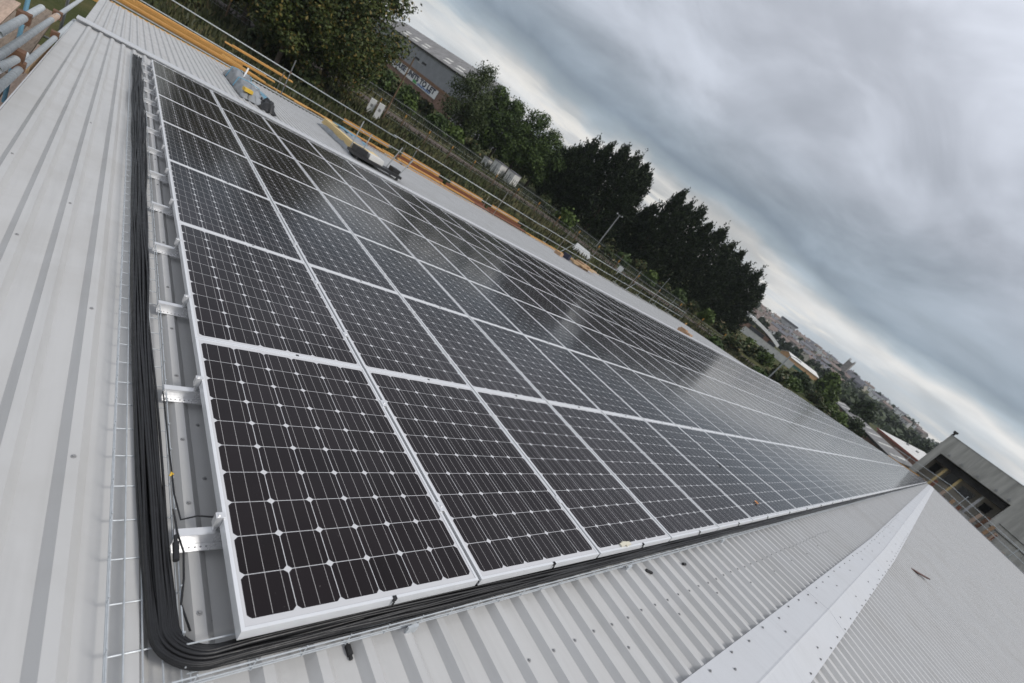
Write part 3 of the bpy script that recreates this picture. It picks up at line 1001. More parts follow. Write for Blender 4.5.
t = thing('trolley', (7.2, 17.0, LZ), 'black trolley with upright grey bars standing beside the insulation stack', 'trolley', rot=True)
b = MB(); b.box((6.05, 16.55, LZ + 0.10), (8.05, 17.35, LZ + 0.20)); b.box((6.12, 16.7, LZ + 0.2), (6.55, 17.2, LZ + 0.42)); b.box((7.7, 16.75, LZ + .2), (8.0, 17.2, LZ + .36)); link_mesh('deck', b, M['black'], t)
b = MB(); b.obox((6.95, 16.98, LZ + .30), (.3, .03, 0), (0, .26, 0), (0, 0, .09)); link_mesh('load', b, M['whitedirty'], t)
for (xx, yy, h, ln) in ((6.12, 17.3, 1.05, 0.05), (6.55, 17.3, .8, .08), (7.62, 17.25, 0.95, .25), (7.98, 16.75, .78, .25)):
    b = MB(); b.tube([(xx, yy, LZ + .2), (xx + ln, yy, LZ + .2 + h)], 0.02, 6); link_mesh('upright_bar', b, M['lamppole'], t)
for (xx, yy) in ((6.2, 16.6), (7.9, 16.6), (6.2, 17.3), (7.9, 17.3)):
    b = MB(); b.tube([(xx, yy - .03, LZ + .05), (xx, yy + .03, LZ + .05)], 0.05, 10); link_mesh('wheel', b, M['black'], t)

t = thing('timber_pile', (26.5, 23.2, LZ), 'pile of brown offcuts and cartons on the lower roof, halfway along', 'pile', rot=True)
b = MB()
rr = random.Random(8)
for k in range(7):
    c = (25.6 + rr.uniform(0, 2.6), 22.8 + rr.uniform(-.5, .8), LZ + 0.1 + .09 * (k % 3)); a = rr.uniform(-.6, .6)
    b = MB(); b.obox(c, (.62 * math.cos(a), .62 * math.sin(a), 0), (-.12 * math.sin(a), .12 * math.cos(a), 0), (0, 0, .045)); link_mesh('offcut', b, M['wood'], t)
b = MB(); b.obox((27.4, 23.0, LZ + .2), (.5, .1, 0), (-.1, .4, 0), (0, 0, .2)); link_mesh('carton', b, M['card'], t)
b = MB(); b.obox((24.6, 23.1, LZ + .12), (.25, .1, 0), (-.1, .25, 0), (0, 0, .12)); link_mesh('carton', b, M['card'], t)
b = MB(); b.obox((25.7, 23.3, LZ + .22), (.22, .1, 0), (-.1, .25, 0), (0, 0, .2)); link_mesh('dark_crate', b, M['text'], t)
t = MB(); t.obox((32.9, 15.6, LZ + .14), (.45, .1, 0), (-.1, .5, 0), (0, 0, .14)); t.obox((32.7, 15.7, LZ + .33), (.2, 0, 0), (0, .25, 0), (0, 0, .05))
tag(link_mesh('carton', t, M['card'], rot=True), 'small brown carton on the lower roof beyond the far middle of the array', 'carton')

# ------------------------------------------------------------------ scaffold along the far eave
sc = thing('scaffold', (20, 25.6, -9), 'long scaffold with three grey guard rails and orange boards along the far eave', 'scaffold')
YI, YO = 25.42, 27.25
GZ = -9.0


def srail(pts, r=0.0242, m_='tubegalv', parent=sc, name='guard_rail', n=8):
    b_ = MB(); b_.tube(pts, r, n); return link_mesh(name, b_, M[m_], parent, smooth=True)


for (yy, zz_) in ((YI, -3.10), (YI + 0.05, -2.60), (YI + 0.05, -1.97)):
    for xa, xb in ((-1.6, 11.2), (11.0, 24.2), (24.0, 37.2), (37.0, 50.4)):
        k = 0.02 * (int(xa) % 3)
        srail([(xa, yy + k * 0.5, zz_ + k), (xb, yy - k * 0.4, zz_ - k * 0.6)])
posts = [(-0.9, -1.6), (5.38, -1.38), (12.6, -1.75), (19.7, -1.25), (26.9, -1.2), (30.9, -1.45), (38.05, -0.75), (42.8, 0.15), (46.5, -1.2), (50.2, -1.3)]
for xx, zt in posts:
    srail([(xx, YI + 0.10, GZ), (xx, YI + 0.10, zt)], 0.0242, name='standard')
    srail([(xx + 0.15, YO, GZ), (xx + 0.15, YO, -2.35)], 0.0242, name='standard')
    srail([(xx + 0.06, YI - 0.1, -3.27), (xx + 0.06, YO + 0.2, -3.27)], 0.0242, name='transom')
    for zz_ in (-1.97, -2.60, -3.10):
        b = MB(); b.box((xx - 0.045, YI + 0.03, zz_ - 0.04), (xx + 0.045, YI + 0.13, zz_ + 0.04)); link_mesh('coupler', b, M['rust'], sc)
for xa in (37.9, 27.3):
    srail([(xa, YI + 0.1, -3.1), (xa + 0.9, YI + 0.1, -1.9)], 0.02, name='brace')
# toe board, platform boards, stacked boards
segs = [(-1.4, 4.0, 'board'), (4.05, 8.5, 'board'), (8.6, 12.4, 'boardred'), (12.4, 16.2, 'board'), (16.3, 20.1, 'board'), (20.2, 24.0, 'board'), (24.1, 33.9, 'board'), (34, 42, 'board'), (42.1, 50, 'boardold')]
rr = random.Random(17)
for xa, xb, mm in segs:
    if xb < 4.2 or xa > 12.3:
        b = MB(); b.box((xa, YI - 0.10, -3.42), (xb - 0.05, YI - 0.055, -3.18)); link_mesh('toe_board', b, M[mm if xa < 5 or xa > 30 else 'board'], sc)
    plan = {-1.4: {0: 'board', 3: 'board', 5: 'board'}, 4.05: {2: 'boardold', 5: 'board'}, 8.6: {1: 'board', 3: 'boardred', 5: 'board'},
            12.4: {0: 'board', 1: 'board', 3: 'boardred', 4: 'boardred', 6: 'board'}, 16.3: {0: 'board', 1: 'board', 4: 'boardred', 5: 'boardred', 6: 'boardred'},
            20.2: {0: 'board', 1: 'board', 4: 'boardred', 5: 'boardred'}, 24.1: {1: 'board', 2: 'board', 4: 'board'}, 34: {2: 'boardold'}, 42.1: {2: 'boardold'}}[xa]
    for k, bm in plan.items():
        y0 = YI + 0.16 + k * 0.235
        b = MB(); d = rr.uniform(-.25, .25)
        b.box((xa + d, y0, -3.235), (xb + d - 0.03, y0 + 0.222, -3.197))
        link_mesh('platform_board', b, M[bm], sc)
    if 8 < xa < 24:
        b = MB(); b.box((xa + 0.4, YO + 0.10, -3.02), (xb - 0.5, YO + 0.14, -2.80 + rr.uniform(-.03, .03))); link_mesh('outer_board', b, M['board'], sc)
    if xa < 0 or 12 < xa < 24:
        b = MB(); b.box((xa + 0.1, YO + 0.03, -3.23), (xb - 0.1, YO + 0.07, -3.04 + rr.uniform(-.03, .03))); link_mesh('outer_board', b, M['boardred' if 8 < xa < 24 else 'board'], sc)
for xa, xb, yy in ((6.2, 6.9, .9), (7.6, 8.5, 1.0), (9.0, 10.4, 1.1), (10.8, 12.0, .8), (11.4, 12.2, 1.3)):
    b = MB(); b.box((xa, YI + yy, -3.195), (xb, YI + yy + .22, -3.155)); link_mesh('loose_board', b, M['board'], sc)
for xa, xb, yy, zz_ in ((-1.3, 4.8, YI + 0.75, -3.10), (-0.5, 5.2, YI + 1.15, -2.92), (3.0, 6.1, YO + 0.25, -2.62), (12.3, 15.5, YI + .95, -3.19), (15.6, 18.5, YI + .95, -3.19)):
    b = MB(); b.box((xa, yy, zz_), (xb, yy + 0.225, zz_ + 0.04)); b.box((xa + 0.3, yy + 0.02, zz_ + 0.042), (xb - 0.4, yy + 0.23, zz_ + 0.08)); link_mesh('stacked_board', b, M['board'], sc)

# yellow and blue bucket group replaced by one clear item: orange barrier by the far scaffold end
t = MB(); t.beam((56.2, 27.5, -3.6), (57.6, 28.1, -3.6), 0.06, 0.45); t.beam((56.4, 27.6, -9.0), (56.4, 27.6, -3.4), 0.08, 0.08); t.beam((57.4, 28.0, -9.0), (57.4, 28.0, -3.4), 0.08, 0.08)
tag(link_mesh('barrier', t, M['posttop']), 'orange barrier panel on posts just beyond the far end of the roof', 'barrier')

# scaffold beside the left verge
sv = thing('scaffold', (-2.2, 6, -9), 'tube scaffold with old boards close beside the left roof edge', 'scaffold')


def L2(p):
    return to_world(p)


def vt(p, q, r=0.0242, m_='tubegalv', name='ledger'):
    b_ = MB(); b_.tube([L2(p), L2(q)], r, 12); return link_mesh(name, b_, M[m_], sv, smooth=True)


def vw(p, q, r=0.0242, m_='tubegalv', name='ledger'):
    b_ = MB(); b_.tube([p, q], r, 12); return link_mesh(name, b_, M[m_], sv, smooth=True)


vw((-1.115, 4.0, 0.03), (-1.15, 13.4, -1.20), .026, name='guard_rail')
vw((-1.150, 4.6, -0.43), (-1.165, 13.2, -1.62), .030)
vw((-1.06, 3.6, 0.10), (-1.10, 5.45, -0.30), .026)
vw((-1.16, 4.3, 0.10), (-1.17, 6.8, -0.18), .028)
vw((-1.14, 3.9, 0.46), (-1.22, 7.2, 0.25), .030, name='guard_rail')
vw((-1.75, 5.0, -0.4), (-1.85, 13.5, -1.5))
for (x, y) in ((-1.42, 6.2), (-1.32, 13.2), (-2.9, 6.2), (-2.9, 13.2)):
    b = MB(); b.tube([(x, y, GZ), (x, y, -1.2 if x > -2 else -.2)], 0.0242, 10); link_mesh('standard', b, M['tubegalv'], sv, smooth=True)
for q in ((-1.09, 4.75, -0.12), (-1.165, 6.0, -0.60), (-1.17, 5.6, -0.05), (-1.14, 8.4, -0.55), (-1.17, 9.4, -1.06)):
    b = MB(); b.obox(q, (0.045, 0, 0), (0, 0.045, 0), (0, 0, 0.045)); link_mesh('coupler', b, M['rust'], sv)
b = MB(); b.tube([(-1.1285, 7.6, -0.44), (-1.1305, 8.2, -0.52)], 0.031, 12); link_mesh('rust_sleeve', b, M['boardpink'], sv)
for yy in (4.5, 8.0, 12.6):
    vw((-4.6, yy, -2.02), (-1.2, yy, -2.02), name='transom')
for k in range(15):
    x = -1.34 - k * 0.235
    ya = 3.6 + (k * 1.7) % 2.0
    b = MB(); b.box((x - 0.112, ya, -1.96), (x + 0.112, ya + 4.2, -1.92)); link_mesh('platform_board', b, M[('boardold', 'boardold', 'boardpink')[k % 3]], sv)
    b = MB(); b.box((x - 0.112, ya + 4.25, -1.96), (x + 0.112, ya + 8.0 + (k % 2), -1.92)); link_mesh('platform_board', b, M[('boardpink', 'boardold', 'boardold', 'boardpink')[k % 4]], sv)
b = MB(); b.beam((-1.19, 7.2, -0.99), (-1.19, 9.6, -1.24), 0.03, 0.10); link_mesh('verge_batten', b, M['wood'], sv)
b = MB(); b.tube([(-1.40, 8.3, -1.9), (-1.40, 8.3, -0.35)], 0.022, 8); link_mesh('blue_prop', b, M['bluefilm'], sv)

# scaffold at the far gable
sg = thing('scaffold', (50.9, -3, -9), 'thin scaffold rails and planks along the far gable edge, before the concrete building', 'scaffold')
for zz_ in (0.32, 0.85):
    b = MB(); b.tube([(50.9, 3.2, zz_ - 0.35), (50.9, -1.0, zz_), (50.9, -13, zz_ - 1.25)], 0.0242, 6); link_mesh('guard_rail', b, M['tubegalv'], sg)
for yy, zt in ((2.0, 0.7), (-2.2, 1.0), (-6.2, 0.3), (-10.2, 0.0)):
    b = MB(); b.tube([(51.0, yy, GZ), (51.0, yy, zt)], 0.0242, 6); link_mesh('standard', b, M['tubegalv'], sg)
b = MB()
b.beam((50.55, 3.0, -0.38), (50.55, 0.6, -0.12), 0.04, 0.2)
link_mesh('plank', b, M['board'], sg)

# ------------------------------------------------------------------ buildings
def vbeam(mb, p, q, h, th, mi=0):
    """upright slab from p to q (bottom line), height h, thickness th"""
    p, q = Vector(p), Vector(q)
    d = (q - p); L = d.length; d.normalize(); s = Vector((-d.y, d.x, 0)).normalized()
    mb.obox((p + q) / 2 + Vector((0, 0, h / 2)), d * L / 2, s * th / 2, Vector((0, 0, h / 2)), mi)


# concrete shed with a big opening, beyond the far gable
FX = 72.0
t = thing('concrete_building', (FX + 8, -9, GZ), 'grey concrete building with a wide dark opening and lamps beneath its top edge', 'building')
yl, yr, zt = 2.36, -24.0, 4.82
oy0, oy1, oz0, oz1 = 1.62, -5.35, -0.9, 2.62
b = MB()
b.box((FX, yr, oz1), (FX + 0.6, yl, zt))
b.box((FX, oy0, GZ), (FX + 0.6, yl, oz1))
b.box((FX, yr, GZ), (FX + 0.6, oy1, oz1))
b.box((FX, oy1, GZ), (FX + 0.6, oy0, oz0))
b.box((FX + 0.6, yl - 0.5, GZ), (FX + 16, yl, zt - 0.3)); b.box((FX + 0.6, yr, GZ), (FX + 16, yr + 0.5, zt - 0.3)); b.box((FX + 16, yr, GZ), (FX + 16.4, yl, zt - 0.3))
link_mesh('wall', b, M['concrete'], t)
b = MB(); b.box((FX + 0.6, yr + 0.5, zt - 0.55), (FX + 16, yl - 0.5, zt - 0.31)); link_mesh('roof', b, M['concrete'], t)
b = MB(); b.box((FX + 3.2, yr + .5, GZ), (FX + 3.5, yl - .5, zt - 0.6)); link_mesh('back_wall', b, M['cream'], t)
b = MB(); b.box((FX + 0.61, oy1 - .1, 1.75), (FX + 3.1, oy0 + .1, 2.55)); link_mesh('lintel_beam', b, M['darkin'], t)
for k, yy in enumerate((0.2, -1.3, -3.6)):
    b = MB(); b.box((FX + 1.2, yy - 0.12, -1.9), (FX + 1.45, yy + 0.12, 1.74)); link_mesh('column', b, M['yellowboard' if k < 2 else 'greyrender'], t)
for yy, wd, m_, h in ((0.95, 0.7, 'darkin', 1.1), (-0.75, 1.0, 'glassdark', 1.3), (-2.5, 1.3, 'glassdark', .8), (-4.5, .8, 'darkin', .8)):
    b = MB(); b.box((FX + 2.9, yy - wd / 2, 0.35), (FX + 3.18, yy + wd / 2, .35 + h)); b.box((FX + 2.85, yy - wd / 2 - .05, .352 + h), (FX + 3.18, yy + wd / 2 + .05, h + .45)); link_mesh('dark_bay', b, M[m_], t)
for yy in (-0.9, -4.2, -7.5, -10.8):
    b = MB(); b.box((FX - 0.012, yy - 0.015, oz1 + .01), (FX - 0.002, yy + 0.015, zt - .02)); link_mesh('panel_joint', b, M['screw'], t)
b = MB(); b.box((FX - 0.05, yr, zt + 0.004), (FX + 0.65, yl + 0.04, zt + 0.07)); link_mesh('coping', b, M['greyrender'], t)
for yy in (1.0, -0.3, -1.9, -3.7, -4.9):
    b = MB(); b.box((FX - 0.16, yy - 0.12, 2.84), (FX - 0.005, yy + 0.12, 3.02)); b.tube([(FX - .08, yy, 3.02), (FX - .005, yy, 3.14)], .03, 6); link_mesh('wall_lamp', b, M['screw'], t)
b = MB(); b.tube([(FX + 3, yl + 0.0, zt - .8), (FX + 3, yl + .0, zt + 0.5)], .12, 8); b.box((FX + 2.75, yl - .22, zt + .5), (FX + 3.25, yl + .22, zt + 0.75)); link_mesh('flue', b, M['darkin'], t)
b = MB(); b.beam((FX - .06, -5.6, -.2), (FX - .06, -24, -1.2), .06, .06); b.beam((FX - .06, -6.0, 0.5), (FX - .06, -24, -.9), .05, .05); link_mesh('pipe', b, M['darkin'], t)
# timber and rubble below the opening
rr = random.Random(31)
t = thing('timber_stack', (70.2, -3, GZ), 'heap of rusty brown timbers leaning below the dark opening', 'stack')
for k in range(12):
    yy = 1.0 - k * 0.72
    b = MB(); b.beam((70.6, yy, GZ), (71.5, yy - rr.uniform(-.5, .6), -0.5 + rr.uniform(-.3, .9)), 0.3, 0.14); b.beam((70.2, yy + .3, -1.6 + rr.uniform(-.2, .3)), (70.3, yy - 1.0, -1.5 + rr.uniform(-.2, .3)), 0.4, .2)
    link_mesh('timber', b, M[('rust', 'card', 'boardred', 'boardpink')[k % 4]], t)


def shed(name, label, A, B, width, z_eave, rise, mats, group=None, lights=0, trim=None, z_bot=None, cat='building'):
    """pitched shed: A-B is the front eave line (near side), body extends away from the viewer"""
    A, B = Vector(A), Vector(B)
    d = (B - A); d.z = 0; L = d.length; d.normalize(); s = Vector((-d.y, d.x, 0))
    mid_ = (A + B) / 2
    if (mid_ + s - Vector((CAM.x, CAM.y, 0))).length < (mid_ - s - Vector((CAM.x, CAM.y, 0))).length:
        s = -s
    zb_ = z_bot if z_bot is not None else min(ground_z(A.x, A.y), ground_z(B.x, B.y)) - 0.5
    P = lambda u, v, z_: Vector((A.x, A.y, 0)) + d * u + s * v + Vector((0, 0, z_))
    t_ = thing(name, tuple(P(L / 2, width / 2, zb_)), label, cat, group)
    b_ = MB()
    b_.prism([P(0, 0, zb_), P(0, 0, z_eave), P(0, width / 2, z_eave + rise), P(0, width, z_eave), P(0, width, zb_)], (0, 0, 0), d * L)
    link_mesh('wall', b_, mats[0], t_)
    b_ = MB()
    th = 0.18; ov = 0.35
    sl = rise / (width / 2)
    poly = [P(-ov, -ov, z_eave - ov * sl + .02), P(-ov, -ov, z_eave - ov * sl + th + .02), P(-ov, width / 2, z_eave + rise + th + .02), P(-ov, width + ov, z_eave - ov * sl + th + .02), P(-ov, width + ov, z_eave - ov * sl + .02), P(-ov, width / 2, z_eave + rise + .02)]
    n = len(poly)
    vv = [p for p in poly] + [p + d * (L + 2 * ov) for p in poly]
    b_.add(vv, [(0, 1, 2, 5), (5, 2, 3, 4), (11, 8, 7, 6), (10, 9, 8, 11)] + [(k, n + k, n + (k + 1) % n, (k + 1) % n) for k in range(n)])
    link_mesh('roof', b_, mats[1], t_)
    nrm = (s * (-sl) + Vector((0, 0, 1))).normalized()
    sv_ = (s + Vector((0, 0, sl))).normalized()
    for k in range(lights):
        u = (k + 0.5) * L / lights
        b_ = MB(); w2 = width / 2 * math.hypot(1, sl)
        b_.obox(P(u, width * 0.25, z_eave + rise * .5 + th + .04), d * min(1.2, L / lights * 0.3), sv_ * w2 * 0.36, nrm * .025)
        link_mesh('rooflight', b_, M['rooflight'], t_)
    if trim:
        b_ = MB(); b_.beam(P(-ov, -ov - .06, z_eave - ov * sl + .05), P(L + ov, -ov - .06, z_eave - ov * sl + .05), 0.1, 0.45); link_mesh('gutter', b_, trim, t_)
    return t_, P, L


# warehouse with the letting sign
A = polar(62.0, 0, 147); B = polar(72.5, 0, 214)
tw, P, L = shed('sign_warehouse', 'big grey clad warehouse with brick base carrying a white letting sign', A, B, 20, 6.9, 4.6, (M['cladgrey'], M['roofgrey']), lights=0, trim=M['darkin'], cat='building')
b = MB(); vbeam(b, P(-.05, -.12, -9), P(L + .05, -.12, -9), 9.1, 0.2); link_mesh('brick_base', b, M['brick'], tw)
b = MB(); vbeam(b, P(-.05, -.2, 0.1), P(L + .05, -.2, 0.1), 0.7, 0.3); link_mesh('fascia_band', b, M['brown'], tw)
# two rows of roof lights in the lower roof slope
d_ = (P(1, 0, 0) - P(0, 0, 0)); s_ = (P(0, 1, 0) - P(0, 0, 0)); sl = 4.6 / 10
sv_ = (s_ + Vector((0, 0, sl))).normalized(); nr = d_.cross(sv_).normalized()
for (v, u0) in ((1.9, 3), (4.0, 6)):
    for k in range(9):
        u = u0 + k * 8.2
        if u < L - 3 and k % 4 != 3:
            b = MB(); b.obox(P(u, v, 6.9 + v * sl + .235), d_ * 2.1, sv_ * 0.5, nr * .03); link_mesh('rooflight', b, M['rooflight'], tw)
# sign: white board, lettering read from the viewer's side
sg_o = thing('letting_sign', tuple(P(33, -.4, -2.7)), 'long white sign reading WAREHOUSE UNITS TO LET on the warehouse front', 'sign')
u0, u1 = 11.0, 56.0
b = MB(); vbeam(b, P(u0, -.42, -2.72), P(u1, -.42, -2.72), 2.55, 0.12); link_mesh('board', b, M['white'], sg_o)
seen_left, seen_right = P(u1, -.55, 0), P(u0, -.55, 0)     # reading direction: left end is farther away
ex = (seen_right - seen_left).normalized(); ez = Vector((0, 0, 1)); ey = ez.cross(ex)


def text_mesh(body, size, pos, parent, material, name='lettering', bold=0.05):
    cu = bpy.data.curves.new('lettering', 'FONT'); cu.body = body; cu.size = size; cu.extrude = 0.03; cu.offset = bold * size; cu.space_character = 1.05
    ob = bpy.data.objects.new('lettering_source', cu); col.objects.link(ob)
    dg = bpy.context.evaluated_depsgraph_get(); ev = ob.evaluated_get(dg); me = bpy.data.meshes.new_from_object(ev)
    wmax = max(v.co.x for v in me.vertices)
    mb = MB(); mb.add([Vector(pos) + ex * v.co.x + ez * v.co.y - ey * v.co.z for v in me.vertices], [tuple(p.vertices) for p in me.polygons])
    bpy.data.objects.remove(ob); bpy.data.curves.remove(cu); bpy.data.meshes.remove(me)
    return link_mesh(name, mb, material, parent), wmax


lo_, wmx = text_mesh('WAREHOUSE UNITS TO LET', 2.15, (0, 0, 0), sg_o, M['text'])
want = (u1 - u0) - 2.4
me = lo_.data
org = Vector(ORIG[sg_o.name])
base_p = P(u1 - 1.0, -.50, -1.78)
for v in me.vertices:
    q = v.co + org
    xx, zz_ = q.dot(ex), q.z; yy = q.dot(ey)
    r_ = base_p + ex * (xx * want / wmx) + ez * (zz_ * 1.0) + ey * yy
    v.co = r_ - org
b = MB(); b.obox(P(26.5, -.52, -2.2), ex * 1.1, ez * .38, ey * .03); b.obox(P(25.4, -.52, -2.33), ex * .8, ez * .2, ey * .035); link_mesh('green_emblem', b, M['green'], sg_o)
b = MB()
for k in range(9):
    b.obox(P(23.6 - k * 1.05, -.52, -2.2), ex * .36, ez * (.26 if k % 3 else .34), ey * .03)
link_mesh('small_print', b, M['bluetext'], sg_o)

# long low sheds to the right
A = polar(3.6, 0, 118); B = polar(10.6, 0, 212)
shed('long_shed', 'long narrow brown roofed shed with pale rooflights beyond the roof edge', A, B, 7, -2.9, 1.2, (M['brick'], M['roofgrey']), lights=8, trim=M['darkin'])
A = polar(1.2, 0, 92); B = polar(3.6, 0, 100)
shed('metal_shed', 'dark grey metal roofed shed beside the concrete building', A, B, 24, -2.6, 2.0, (M['cladgrey'], M['darkroof']))
A = polar(1.4, 0, 150); B = polar(6.2, 0, 170)
tws, P2, L2_ = shed('white_shed', 'shed with a bright white roof and red eaves left of the concrete building', A, B, 26, -0.8, 2.35, (M['brick'], M['whitedirty']), trim=M['redtrim'])
for k in range(5):
    b = MB(); p = P2((k + .6) * L2_ / 5.2, 6.5, -0.8 + 6.5 * 2.35 / 13 + .35); b.obox(p, (.35, 0, 0), (0, .35, 0), (0, 0, .2)); link_mesh('roof_vent', b, M['screw'], tws)

# curved white roof and grey wall, far right of the conifers
t = thing('curved_roof_hall', tuple(gp(19.6, 262)), 'hall with a curved white roof beyond the dark conifers', 'building')
A, B = polar(21.9, 0, 250), polar(17.7, 0, 262)
d_ = (B - A); L = d_.length; d_.normalize(); s_ = Vector((-d_.y, d_.x, 0))
if s_.dot(A - CAM) < 0:
    s_ = -s_
b = MB(); n = 14
vv = []
for i in range(n + 1):
    q = i / n; zt_ = 1.0 + 3.0 * math.sin(math.pi * (0.25 + 0.72 * q)) ** 1.0
    zt_ = 0.6 + 3.2 * (1 - (q * 1.0) ** 2.2)
    for v_, dz in ((0, -1.5), (0, 0), (14, 0.9), (14, -.5)):
        vv.append(Vector((A.x, A.y, 0)) + d_ * L * q + s_ * v_ + Vector((0, 0, zt_ + dz)))
b.add(vv, [(4 * i + k, 4 * i + 4 + k, 4 * i + 5 + k, 4 * i + 1 + k) for i in range(n) for k in range(3)] + [(4 * i + 3, 4 * i + 7, 4 * i + 4, 4 * i) for i in range(n)] + [(0, 1, 2, 3), (4 * n + 3, 4 * n + 2, 4 * n + 1, 4 * n)])
link_mesh('roof', b, M['white'], t)
b = MB(); b.obox(Vector((A.x, A.y, -2.2)) + d_ * L * .5 + s_ * 7, d_ * L * .46, s_ * 6, Vector((0, 0, 2.4))); link_mesh('wall', b, M['brick'], t)
b = MB(); b.obox(Vector((A.x, A.y, -1.6)) + d_ * L * .86 + s_ * .7, d_ * L * .1, s_ * .2, Vector((0, 0, 1.3))); b.obox(Vector((A.x, A.y, -1.6)) + d_ * L * .4 + s_ * .7, d_ * L * .2, s_ * .2, Vector((0, 0, 1.6))); link_mesh('doorway', b, M['glassdark'], t)
b = MB(); p, q = polar(21.6, 0, 215), polar(15.4, 0, 215); vbeam(b, (p.x, p.y, -4.6), (q.x, q.y, -4.6), 3.2, .4); vbeam(b, (p.x, p.y, -1.395), (q.x, q.y, -1.395), .15, .6)
tag(link_mesh('boundary_wall', b, M['whitedirty']), 'long grey wall before the curved roof hall', 'wall')
A, B = polar(12.9, 0, 300), polar(16.0, 0, 285)
shed('terrace', 'low orange fronted terrace right of the curved roof hall', A, B, 9, -0.7, 1.5, (M['orange'], M['whitedirty']))
b = MB(); p, q = polar(13.6, 0, 268), polar(15.9, 0, 262); vbeam(b, (p.x, p.y, -4.8), (q.x, q.y, -4.8), 2.4, .3); vbeam(b, (p.x, p.y, -2.39), (q.x, q.y, -2.39), .12, .5)
tag(link_mesh('hoarding', b, M['teal']), 'green hoarding in front of the orange terrace', 'hoarding')

# town on the hillside
rr = random.Random(77)
hm = [(M['cream'], 'cream'), (M['greyrender'], 'grey'), (M['white'], 'white'), (M['white'], 'white'), (M['stone'], 'stone')]
rm = [(M['roofslate'], 'slate'), (M['rooftile'], 'brown tiled')]
sp = []
for k in range(70):
    if k < 60:
        az_ = 11.6 + (k % 15) * 0.70 + rr.uniform(-.3, .3); row = k // 15 - .7
    else:
        az_ = 4.0 + (k - 60) * 0.75 + rr.uniform(-.3, .3); row = 1 + k % 2
    sp.append((az_, 560 + row * 120 + rr.uniform(-40, 40)))
for az_, d in sp:
    p = gp(az_, d, -0.4)
    wd, dp, h = rr.uniform(7, 15), rr.uniform(7, 9), rr.uniform(4.5, 7)
    a = R(az_ + 90 + rr.uniform(-35, 35)); dv = Vector((math.cos(a), math.sin(a), 0))
    (mw_, c1), (mr_, c2) = rr.choice(hm), rr.choice(rm)
    A = p - dv * wd / 2; B = p + dv * wd / 2
    where = ('left of the church tower' if az_ > 13 else 'near the church tower' if az_ > 11 else 'right of the church tower')
    t_, P3, L3 = shed('house', f'{c1} house with {c2} roof, far off on the hill {where}', A, B, dp, p.z + h, rr.uniform(1.8, 3), (mw_, mr_), 'houses on the far hillside', z_bot=p.z - 1, cat='house')
    for f_ in (0.25, 0.75):
        for hh in (1.2, 3.4):
            b = MB(); b.obox(P3(L3 * f_, -.02, p.z + hh + .5), (P3(1, 0, 0) - P3(0, 0, 0)) * .55, Vector((0, 0, .55)), (P3(0, 1, 0) - P3(0, 0, 0)) * .06); link_mesh('window', b, M['glassdark'], t_)
    b = MB(); q = P3(L3 * .8, dp / 2, p.z + h + 1.2); b.obox(q + Vector((0, 0, 1.0)), (.45, 0, 0), (0, .45, 0), (0, 0, 1.3)); link_mesh('chimney', b, M['brick'], t_)
# flat roofed block on the skyline
t = thing('flat_block', tuple(gp(18.6, 700)), 'dark flat roofed block on the skyline of the hill', 'building')
p = gp(18.6, 700); b = MB(); b.obox(p + Vector((0, 0, 5)), (4, -9, 0), (6, 3, 0), (0, 0, 7)); link_mesh('wall', b, M['greyrender'], t)
b = MB(); b.obox(p + Vector((0, 0, 13)), (4.4, -10, 0), (6.5, 3.4, 0), (0, 0, 1.2)); link_mesh('roof', b, M['roofslate'], t)
# church
d = 640; p = gp(11.95, d)
t = thing('church', tuple(p), 'grey stone church with a square pinnacled tower on the skyline', 'church')
hz_ = polar(12.2, 2.6, d).z
b = MB(); b.obox((p.x, p.y, (p.z + hz_) / 2), (3.2, 0, 0), (0, 3.2, 0), (0, 0, (hz_ - p.z) / 2)); link_mesh('tower', b, M['stone'], t)
for sx in (-1, 1):
    for sy in (-1, 1):
        b = MB(); b.tube([(p.x + sx * 2.8, p.y + sy * 2.8, hz_), (p.x + sx * 2.8, p.y + sy * 2.8, hz_ + 3.6)], .7, 5, r2=.1); link_mesh('pinnacle', b, M['stone'], t)
b = MB(); q = p + Vector((3, -13, 0)); b.prism([q + Vector((-5, 0, 0)), q + Vector((-5, 0, 6)), q + Vector((0, 0, 11)), q + Vector((5, 0, 6)), q + Vector((5, 0, 0))], (0, -11, 0), (0, 11, 0)); link_mesh('nave', b, M['roofslate'], t)

